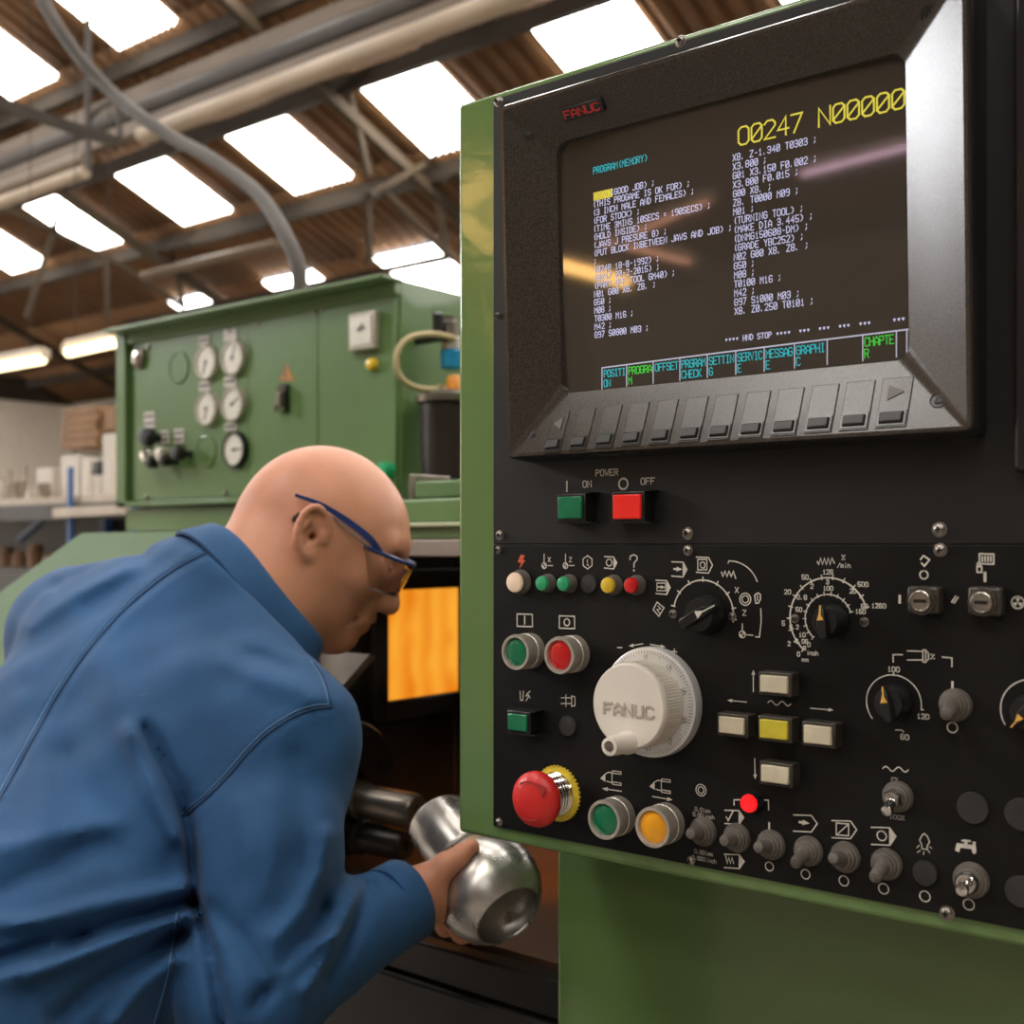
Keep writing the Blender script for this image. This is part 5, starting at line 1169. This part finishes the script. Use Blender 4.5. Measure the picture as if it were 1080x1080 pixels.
# the pipe coupling he holds
OA = .52 * RT + .47 * -UP + -.71 * FW; OA = OA / np.linalg.norm(OA)
OB = PD(515, 937, 1.20)
FING = [[(470, 958, 1.185), (487, 984, 1.230), (503, 986, 1.265), (512, 972, 1.285)],
        [(464, 955, 1.205), (470, 977, 1.262), (486, 972, 1.295), (496, 954, 1.31)],
        [(459, 949, 1.225), (460, 962, 1.288), (474, 951, 1.318), (484, 935, 1.325)],
        [(455, 942, 1.24), (455, 950, 1.297), (466, 938, 1.322), (474, 924, 1.328)]]
FR = [(.0125, .0102, .0092, .0080), (.0125, .0102, .0092, .0080), (.0118, .0096, .0086, .0076), (.0108, .0086, .0078, .0068)]
def skin_sdf(P):
    d = ellip(P, H(-.001, .003), AXH, (.0985, .0975, .079))
    d = smin(d, ellip(P, H(.024, -.030), AXF, (.057, .086, .063)), .025)
    for s in (1, -1):
        d = smin(d, rcone(P, H(-.030, -.072, .050 * s), H(.018, -.117, .015 * s), .018, .0135), .025)
        d = smin(d, ellip(P, H(.052, -.048, .046 * s), AXF, (.020, .024, .020)), .02)
        d = smin(d, rcone(P, H(.0865, -.014, .010 * s), H(.078, -.014, .038 * s), .0115, .010), .014)
        d = smin(d, ellip(P, H(.022, -.082, .036 * s), AXF, (.018, .024, .018)), .02)
    d = smin(d, ellip(P, H(.021, -.119), AXF, (.0165, .0150, .022)), .012)
    d = smin(d, ellip(P, H(-.010, -.092), AXF, (.045, .040, .045)), .03)
    # neck
    d = smin(d, rcone(P, H(-.030, -.020), PD(283, 620, 1.345), .070, .070), .03)
    d = smin(d, rcone(P, PD(283, 620, 1.345), PD(228, 680, 1.29), .070, .078), .03)
    # eye sockets, eyes, lids
    for s in (1, -1):
        d = smax(d, -ellip(P, H(.087, -.037, .033 * s), AXF, (.0115, .0095, .016)), .010)
        d = smin(d, ellip(P, H(.0735, -.034, .031 * s), AXF, (.0125, .0115, .0135)), .003)
        d = smax(d, -rcone(P, H(.0855, -.0385, .024 * s), H(.0815, -.0355, .042 * s), .0012, .001), .004)
    # nose
    d = smin(d, rcone(P, H(.0865, -.026), H(.0770, -.0805), .0078, .0108), .012)
    d = smin(d, ellip(P, H(.0765, -.0835), AXF, (.0115, .0110, .0125)), .008)
    for s in (1, -1):
        d = smin(d, ellip(P, H(.0660, -.0815, .0135 * s), AXF, (.0105, .0090, .0075)), .006)
        d = smax(d, -ellip(P, H(.0690, -.0915, .0065 * s), AXF, (.0055, .0050, .0032)), .003)
    # mouth
    d = smin(d, ellip(P, H(.0455, -.0985), AXF, (.0135, .0170, .026)), .010)
    d = smin(d, rcone(P, H(.0545, -.1000, .0), H(.0470, -.0985, .019), .0060, .0035), .006)
    d = smin(d, rcone(P, H(.0545, -.1000, .0), H(.0470, -.0985, -.019), .0060, .0035), .006)
    d = smin(d, rcone(P, H(.0455, -.1075, .0), H(.0390, -.1035, .017), .0065, .0035), .006)
    d = smin(d, rcone(P, H(.0455, -.1075, .0), H(.0390, -.1035, -.017), .0065, .0035), .006)
    for s in (1, -1):
        d = smax(d, -rcone(P, H(.0580, -.1065, 0), H(.0385, -.0985, .026 * s), .0016, .0016), .004)
        d = smax(d, -rcone(P, H(.0640, -.078, .022 * s), H(.0330, -.1000, .034 * s), .0018, .0018), .010)
    # ear
    ear = ellip(P, E3(-.002, .0, -.003), [e2t, e1, e3t], (.0175, .0285, .0040))
    A = np.linspace(-.35, 4.6, 15)
    pts = [E3(.0168 * math.cos(a) + .001, .027 * math.sin(a) + .002, .0025) for a in A]
    for a, b in zip(pts[:-1], pts[1:]): ear = smin(ear, rcone(P, a, b, .0036, .0036), .003)
    ear = smin(ear, ellip(P, E3(.001, -.026, .0), [e2t, e1, e3t], (.0092, .0090, .0050)), .006)
    pts = [E3(-.004, .017, .001), E3(-.0085, .006, .002), E3(-.0075, -.008, .002), E3(-.001, -.014, .002)]
    for a, b in zip(pts[:-1], pts[1:]): ear = smin(ear, rcone(P, a, b, .0028, .0028), .003)
    ear = smin(ear, ellip(P, E3(.0115, -.002, .0015), [e2t, e1, e3t], (.0045, .0065, .0040)), .004)
    ear = smax(ear, -ellip(P, E3(.001, -.002, .003), [e2t, e1, e3t], (.0085, .0125, .0085)), .003)
    ear = smax(ear, -ellip(P, E3(.004, .0165, .004), [e2t, e1, e3t], (.0075, .0050, .0050)), .003)
    ear = smax(ear, -ellip(P, E3(.004, -.0035, -.004), [e2t, e1, e3t], (.0035, .0045, .010)), .003)
    ear = smin(ear, rcone(P, E3(.006, .012, -.008), E3(.004, -.016, -.008), .0085, .008), .008)
    d = smin(d, ear, .004)
    d = smax(d, -ellip(P, E3(.0035, -.0035, -.004), [e2t, e1, e3t], (.0035, .0045, .010)), .003)
    # the body under the jacket, joining head and hand
    core = rcone(P, PD(240, 655, 1.30), PD(285, 790, 1.18), .055, .045)
    core = smin(core, rcone(P, PD(285, 790, 1.18), PD(258, 1030, 1.05), .038, .024), .03)
    core = smin(core, rcone(P, PD(258, 1030, 1.05), wrist, .024, .0245), .02)
    d = smin(d, core, .03)
    # hand
    hd = rcone(P, wrist, PD(448, 943, 1.175), .0245, .025)
    hd = smin(hd, rcone(P, PD(448, 946, 1.17), PD(467, 956, 1.185), .021, .016), .015)
    hd = smin(hd, rcone(P, PD(450, 938, 1.20), PD(458, 945, 1.235), .022, .014), .015)
    hd = smin(hd, rcone(P, PD(446, 932, 1.165), PD(470, 913, 1.165), .0165, .0125), .014)
    hd = smin(hd, rcone(P, PD(470, 913, 1.165), PD(486, 903, 1.168), .0122, .0105), .006)
    hd = smin(hd, rcone(P, PD(486, 903, 1.168), PD(497, 893, 1.172), .0108, .0086), .005)
    for F_, R_ in zip(FING, FR):
        for i in range(3): hd = smin(hd, rcone(P, PD(*F_[i]), PD(*F_[i + 1]), R_[i], R_[i + 1]), .006)
    d = smin(d, hd, .012)
    # keep the hand outside the coupling
    q = P - OB; ax_ = q @ OA; rad = np.linalg.norm(q - ax_[:, None] * OA, axis=1)
    ball = np.linalg.norm(q, axis=1) - .0552
    tubed = np.maximum(rad - .0345, np.maximum(ax_, -ax_ - .111))
    d = np.maximum(d, -np.minimum(ball, tubed))
    return d
M['skin'] = mat('weathered_skin', (.56, .245, .145), .42, var=.07, vscale=26, bump=.10, bscale=260, spec=.4, detail=6)
bs = M['skin'].node_tree.nodes['Principled BSDF']; bs.inputs['Subsurface Weight'].default_value = .12; bs.inputs['Subsurface Radius'].default_value = (.012, .005, .003)
cl = lambda *ps: (np.min([p for p in ps], 0), np.max([p for p in ps], 0))
bpts = [H(a, b, c) for a in (-.125, .12) for b in (-.15, .12) for c in (-.11, .11)] + [PD(190, 1085, 1.0), PD(530, 1000, 1.36), PD(225, 700, 1.2), PD(225, 700, 1.40), PD(270, 1060, .98)]
lo, hi = cl(*bpts)
V, Q = surface(skin_sdf, lo - .03, hi + .03, .0024, 1)
ploc = (PD(-121, 1069, .98)[0], PD(-121, 1069, .98)[1], 0)
man = meshobj('person', V, Q, M['skin'], None, ploc)
tag(man, 'bald man in blue work jacket and safety glasses bending into the lathe', 'person')

# ---------------------------------------------------------------- clothes
RS, LS, NB = PD(292, 786, 1.165), PD(78, 668, 1.40), PD(236, 640, 1.315)
EL, CU = PD(268, 1038, 1.03), PD(424, 951, 1.158)
CH, WA, PE = PD(160, 775, 1.265), PD(10, 950, 1.12), PD(-121, 1069, .99)
sd = (RS - LS) / np.linalg.norm(RS - LS)
FOLDS = [  # pixel polylines across the cloth: (points, width px, height m)
    ([(138, 772), (148, 802), (164, 842), (184, 882)], 13, .008), ([(152, 770), (166, 792), (182, 822), (194, 850)], 9, -.008),
    ([(195, 860), (203, 905), (205, 950), (222, 1000), (235, 1080)], 8, -.009),
    ([(198, 952), (150, 968), (100, 985), (40, 1000), (-20, 1020)], 10, -.008), ([(196, 935), (150, 946), (100, 955), (45, 970), (0, 975)], 11, .007),
    ([(196, 965), (140, 985), (90, 1006), (30, 1030)], 11, .008), ([(190, 985), (150, 1012), (100, 1040), (60, 1075)], 12, -.007), ([(185, 1010), (150, 1040), (120, 1080)], 11, .006),
    ([(100, 890), (60, 915), (0, 940)], 16, -.005), ([(120, 870), (60, 880), (0, 895)], 14, .004),
    ([(343, 955), (330, 985), (300, 1020), (270, 1060)], 9, -.007), ([(350, 985), (320, 1005), (285, 1035)], 9, .006), ([(375, 945), (360, 975), (345, 1010), (322, 1045)], 9, .006),
    ([(390, 935), (380, 965), (362, 1005), (345, 1035)], 9, -.005), ([(345, 880), (338, 920), (318, 960), (290, 990)], 11, .006), ([(225, 960), (255, 990), (280, 1040)], 12, -.005),
    ([(255, 850), (262, 900), (262, 950)], 14, .003), ([(310, 800), (318, 850), (316, 910)], 16, -.003), ([(285, 840), (288, 890), (282, 940)], 12, .003),
    ([(240, 700), (290, 722), (330, 735)], 14, .003), ([(265, 690), (305, 705)], 10, -.003), ([(60, 620), (100, 600), (150, 585)], 12, -.004), ([(30, 660), (80, 625), (130, 600)], 12, .004), ([(90, 640), (130, 615), (180, 590)], 10, -.002),
    ([(110, 700), (125, 740), (138, 770)], 22, .004), ([(70, 800), (110, 860), (120, 900)], 22, -.004), ([(20, 740), (40, 800), (50, 860)], 20, .004), ([(190, 700), (180, 760), (190, 820)], 30, .003),
    ([(60, 1000), (30, 1020), (0, 1035)], 10, .005), ([(90, 985), (72, 1000), (40, 1012)], 7, -.005)]
SEAMS = [[(216, 584), (190, 598), (165, 615), (130, 645), (100, 678), (72, 716), (50, 752), (25, 798), (-5, 852)],
         [(349, 746), (335, 747), (318, 752), (298, 763), (280, 776), (260, 796), (240, 820), (218, 842), (194, 862)]]
def pdist(px, py, poly):
    best = np.full(len(px), 1e9)
    for (x0, y0), (x1, y1) in zip(poly[:-1], poly[1:]):
        dx, dy = x1 - x0, y1 - y0; t = np.clip(((px - x0) * dx + (py - y0) * dy) / (dx * dx + dy * dy), 0, 1)
        best = np.minimum(best, np.hypot(px - x0 - t * dx, py - y0 - t * dy))
    return best
def wob(P, s, ph): return np.sin(P @ V3(s, .6 * s, -.4 * s) + ph) * np.sin(P @ V3(-.5 * s, s, .7 * s) + 2 * ph) * np.sin(P @ V3(.3 * s, -.8 * s, s) + 3 * ph)
cc = PD(277, 622, 1.337); ca_ = .70 * RT + .634 * UP + .326 * FW; ca_ /= np.linalg.norm(ca_)
u1 = .651 * RT - .759 * UP; u1 = u1 - ca_ * (u1 @ ca_); u1 /= np.linalg.norm(u1); u2 = np.cross(ca_, u1); u2 = u2 * np.sign(-(u2 @ FW))
def jacket_sdf(P):
    d = rcone(P, LS, NB, .069, .064)
    d = smin(d, rcone(P, PD(120, 668, 1.36), PD(170, 655, 1.34), .078, .075), .05)
    d = smin(d, rcone(P, NB, RS, .064, .068), .04)
    ud = (CH - PE) / np.linalg.norm(CH - PE)
    for k in (-1, 1):
        a = CH + sd * .075 * k; b = WA + sd * .075 * k; c = PE + sd * .08 * k
        d = smin(d, rcone(P, a, b, .118, .122), .06); d = smin(d, rcone(P, b, c, .122, .130), .06)
    d = smin(d, rcone(P, CH, NB, .12, .07), .06)
    d = smin(d, rcone(P, LS, PD(40, 870, 1.46), .066, .06), .03)
    d = smin(d, rcone(P, RS, CH, .074, .11), .04)
    arm = rcone(P, RS, PD(281, 900, 1.09), .071, .0665)
    arm = smin(arm, rcone(P, PD(281, 900, 1.09), EL, .0665, .062), .02)
    arm = smin(arm, rcone(P, EL, CU, .062, .0385), .022)
    d = smin(d, arm, .022)
    # loose jacket skirt
    d = smin(d, rcone(P, PE, PE + V3(-.02, -.02, -.10), .15, .16), .06)
    cam = P - CAM; z = cam @ FW; px = 540 + FPX * (cam @ RT) / z; py = 573 - FPX * (cam @ UP) / z
    m = np.abs(d) < .04
    if m.any():
        x, y = px[m], py[m]; e = np.zeros(len(x))
        for poly, w_, h_ in FOLDS:
            q = pdist(x, y, poly); e += 1.8 * h_ * np.exp(-(q / (w_ * .85)) ** 2)
        for s_ in SEAMS:
            q = pdist(x, y, s_); e += -.0016 * np.exp(-(q / 3.5) ** 2) + .0016 * np.exp(-((q - 7) / 5) ** 2)
        e += .0025 * wob(P[m], 26, 1.) + .0016 * wob(P[m], 55, 2.)
        d = d.copy(); d[m] -= e
    # cut at the cuff
    ca = (CU - EL) / np.linalg.norm(CU - EL)
    pa = (P - CU) @ ca; near = (np.linalg.norm(P - CU, axis=1) < .12)
    d = np.where(near, np.maximum(d, pa - .004), d)
    # the neck opening
    qn = P - cc; hn = qn @ ca_
    d = np.where(np.linalg.norm(qn, axis=1) < .16, smax(d, hn + .026, .010), d)
    # hollow round the wrist
    d = np.maximum(d, -np.maximum(rcone(P, CU - ca * .012, CU + ca * .05, .030, .031), 0 - pa - .02))
    return d
M['cloth'] = mat('blue_work_cloth', (.020, .077, .188), .78, var=.16, vscale=9, bump=.16, bscale=500, spec=.25, detail=8, dirt=((.055, .10, .19), 16, .66))
bs = M['cloth'].node_tree.nodes['Principled BSDF']; bs.inputs['Sheen Weight'].default_value = .06; bs.inputs['Sheen Roughness'].default_value = .5
jp = [RS, LS, NB, EL, CU, PE, CH, WA, PE + V3(0, 0, -.12), PD(40, 860, 1.46)]
lo, hi = cl(*jp)
V, Q = surface(jacket_sdf, lo - .25, hi + .2, .0048, 1)
jac = meshobj('jacket', V, Q, M['cloth'], man)
jac['label'] = 'faded blue cotton work jacket'
bvh = BVHTree.FromPolygons([Vector(v) for v in V], [tuple(q) for q in Q])
def onto(px, py, lift=.0006):
    r = ray(px, py); r = r / np.linalg.norm(r); h_ = bvh.ray_cast(Vector(CAM), Vector(r))
    if h_[0] is None: return None
    return V3(*h_[0]) + V3(*h_[1]) * lift
M['seam'] = mat('dark_blue_seam', (.016, .045, .11), .8)
M['stitch'] = mat('pale_blue_stitching', (.10, .20, .36), .8)
def dens(poly, n=10): return [tuple(p) for p in catmull([(x, y, 0) for x, y in poly], n)]
for s_ in SEAMS + [[(350, 747), (347, 732), (341, 715), (331, 700)], [(190, 965), (185, 1000), (178, 1040), (165, 1085)]]:
    pts = [onto(x, y) for x, y, _ in dens(s_)]; pts = [p for p in pts if p is not None]
    MB().tube(pts, .0011, 6).build('seam', M['seam'], jac)
    pts = [onto(x - 3.5, y - 3, .0002) for x, y, _ in dens(s_)]; pts = [p for p in pts if p is not None]
    MB().tube(pts, .0006, 5).build('stitching', M['stitch'], jac)
# cuff hem
ca = (CU - EL) / np.linalg.norm(CU - EL); k1 = np.cross(ca, UP); k1 /= np.linalg.norm(k1); k2 = np.cross(ca, k1)
mb = MB(); n = 40; vs = []; fs = []
pr_ = [(.0375, -.022), (.0415, -.021), (.0415, .004), (.040, .0055), (.0355, .0055), (.0345, .003), (.0345, -.015)]
for i in range(n):
    a = 2 * PI * i / n
    for r_, h_ in pr_: vs.append(CU + ca * h_ + (k1 * math.cos(a) + k2 * math.sin(a)) * (r_ + .0007 * math.sin(4 * a)))
m_ = len(pr_)
for i in range(n):
    for j in range(m_): fs.append((i * m_ + j, ((i + 1) % n) * m_ + j, ((i + 1) % n) * m_ + (j + 1) % m_, i * m_ + (j + 1) % m_))
mb.add(vs, fs); mb.build('cuff', M['cloth'], jac, ang=60)
# collar
prof = [(-.006, -.060), (-.004, -.010), (-.001, .004), (.002, .0055), (.006, .003), (.011, -.008), (.019, -.024), (.0205, -.029), (.018, -.031), (.008, -.022)]
n = 64; vs = []; fs = []
for i in range(n):
    a = 2 * PI * i / n; R1, R2 = .089, .079
    wv_ = .003 * math.sin(3 * a + 1)
    for dr, h_ in prof:
        k = 1 + .5 * max(0, math.cos(a)) * 0
        vs.append(cc + u1 * math.cos(a) * (R1 + dr) + u2 * math.sin(a) * (R2 + dr) + ca_ * (h_ * k + wv_))
m_ = len(prof)
for i in range(n):
    for j in range(m_):
        fs.append((i * m_ + j, ((i + 1) % n) * m_ + j, ((i + 1) % n) * m_ + (j + 1) % m_, i * m_ + (j + 1) % m_))
mb = MB(); mb.add(vs, fs); mb.build('collar', M['cloth'], jac, ang=60)
# trousers and boots, below the picture
hl = V3(PE[0], PE[1], 0)
fwd = V3(.45, .89, 0); sid = V3(.89, -.45, 0)
def leg_sdf(P):
    d = None
    for k in (-1, 1):
        hp_ = PE + sid * .09 * k + V3(0, 0, -.05); kn_ = hl + sid * .12 * k + fwd * .06 + V3(0, 0, .50); an = hl + sid * .13 * k + V3(0, 0, .10)
        q = np.minimum(rcone(P, hp_, kn_, .105, .075), rcone(P, kn_, an, .075, .062)); d = q if d is None else smin(d, q, .03)
    return d
lo, hi = cl(hl - .3, hl + V3(.3, .3, 1.0))
V2, Q2 = surface(leg_sdf, lo, hi, .012, 1)
meshobj('trousers', V2, Q2, M['cloth'], man)
M['boot'] = mat('black_boot_leather', (.015, .013, .012), .4, var=.3)
for k in (-1, 1):
    c_ = hl + sid * .13 * k
    f = lambda P: smin(rcone(P, c_ + V3(0, 0, .16), c_ + V3(0, 0, .055), .056, .054), rcone(P, c_ + fwd * -.02 + V3(0, 0, .045), c_ + fwd * .19 + V3(0, 0, .038), .045, .036), .03)
    V2, Q2 = surface(f, c_ - V3(.3, .3, 0), c_ + V3(.3, .3, .3), .010, 1)
    V2[:, 2] = np.maximum(V2[:, 2], .001); meshobj('boot', V2, Q2, M['boot'], man)

# ---------------------------------------------------------------- safety glasses
M['frame_b'] = mat('blue_glasses_plastic', (.012, .035, .16), .28, var=.1)
M['clear'] = bpy.data.materials.new('clear_lens'); M['clear'].use_nodes = True
bs = M['clear'].node_tree.nodes['Principled BSDF']; bs.inputs['Base Color'].default_value = (.80, .78, .76, 1); bs.inputs['Transmission Weight'].default_value = 1; bs.inputs['Roughness'].default_value = .03; bs.inputs['IOR'].default_value = 1.12
gl = MB()
def lens(t, v):          # t -1..1 round the face, v 0 bottom .. 1 top
    a = t * PI / 2; s = .071 * math.sin(a) ; b = (1 - math.cos(a)) ** 1.15
    top = (.1055 - .050 * b, -.037 + .022 * b); bot = (.0870 - .026 * b, -.072 + .012 * b)
    return H(bot[0] + (top[0] - bot[0]) * v, bot[1] + (top[1] - bot[1]) * v, s)
N = 32; K = 6
gl.add([lens(-1 + 2 * i / N, j / K) for j in range(K + 1) for i in range(N + 1)], [(j * (N + 1) + i, j * (N + 1) + i + 1, (j + 1) * (N + 1) + i + 1, (j + 1) * (N + 1) + i) for j in range(K) for i in range(N)])
go = MB(); go.tube([lens(-1 + 2 * i / N, 1.0) for i in range(N + 1)], .0024, 8)
gf = go.build('safety_glasses', M['frame_b'], man)
gf['label'] = 'safety glasses with blue frame and clear wrap lens'
gl.build('lens', M['clear'], gf, ang=80, solid=.0018)
M['lens_edge'] = mat('smoky_lens_edge', (.16, .14, .13), .2)
MB().tube([lens(-1 + 2 * i / N, 0) for i in range(N + 1)], .0011, 6).build('lens_edge', M['lens_edge'], gf)
for s in (1, -1):
    pth = catmull([lens(s * .80, 1.0), H(.062, -.007, s * .0745), H(.036, .014, s * .079), H(.010, .030, s * .0825), H(-.018, .0405, s * .081)], 8)
    mb = MB(); n_ = len(pth)
    for i, (a, b) in enumerate(zip(pth[:-1], pth[1:])):
        w0 = .0038 - .0022 * max(0, (i / n_ - .3)) / .7; d_ = (b - a) / np.linalg.norm(b - a); u_ = np.cross(eS, d_); u_ /= np.linalg.norm(u_)
        mb.hexa([a - u_ * w0 - eS * .0014, a + u_ * w0 - eS * .0014, a + u_ * w0 + eS * .0014, a - u_ * w0 + eS * .0014], [b - u_ * w0 - eS * .0014, b + u_ * w0 - eS * .0014, b + u_ * w0 + eS * .0014, b - u_ * w0 + eS * .0014])
    mb.build('temple_arm', M['frame_b'], gf)
    pth = [lens(s, .92) + eS * 0, H(.058, -.014, s * .0755), H(.038, .003, s * .080), H(.024, .016, s * .0815)]
    MB().tube(catmull(pth, 6), .0012, 6).build('side_shield_edge', M['lens_edge'], gf)
MB().tube(catmull([H(-.013, .021, .083), H(-.016, .017, .0825), H(-.019, .012, .081)], 4), [.002] * 4 + [.0035] * 5, 8).build('ear_hook', M['black'], gf)
# eyebrow
mb = MB()
for s in (1, -1): mb.tube(catmull([H(.092, -.013, .014 * s), H(.091, -.008, .028 * s), H(.082, -.008, .042 * s)], 5), [.0012, .002, .0022, .0022, .0022, .0022, .002, .0018, .0014, .001, .0006], 6)
mb.build('eyebrow', mat('grey_brow_hair', (.30, .22, .16), .8), man)

# ---------------------------------------------------------------- the pipe coupling in his hand
M['zinc'] = mat('galvanised_steel', (.60, .57, .53), .30, .9, var=.30, vscale=38, detail=5, rvar=.12)
t = thing('pipe_coupling', 'shiny galvanised pipe coupling with a bulged open end held by the man', 'coupling', tuple(OB))
prof = [(.0335, -.108), (.0345, -.106), (.0345, -.045)]
a0 = math.asin(.0345 / .0545)
for a in np.linspace(PI - a0, .76, 24): prof.append((.0545 * math.sin(a), .0545 * math.cos(a)))
rr = .0545 * math.sin(.76); hh = .0545 * math.cos(.76)
prof += [(rr - .001, hh + .0012), (rr - .003, hh + .0008)]
for a in np.linspace(.78, PI - a0, 20): prof.append((.0515 * math.sin(a), .0515 * math.cos(a)))
prof += [(.0315, -.05), (.0315, -.108), (.0335, -.108)]
mb = MB(); mb.lathe(OB, OA, prof[:-1], 72); mb.f = [f for f in mb.f if len(f) == 4]
nn = len(prof) - 1
for i in range(72):
    k = (i + 1) % 72; mb.f.append(((nn - 1) * 72 + i, (nn - 1) * 72 + k, k, i))
mb.build('coupling_body', M['zinc'], t, ang=50)
MB().tube([OB + OA * -.046 + (V3(*np.cross(OA, V3(0, 0, 1))) / np.linalg.norm(np.cross(OA, V3(0, 0, 1))) * math.cos(a) + np.cross(OA, np.cross(OA, V3(0, 0, 1)) / np.linalg.norm(np.cross(OA, V3(0, 0, 1)))) * math.sin(a)) * .0355 for a in np.linspace(0, 2 * PI, 40)], .0022, 8).build('weld_bead', M['zinc'], t)
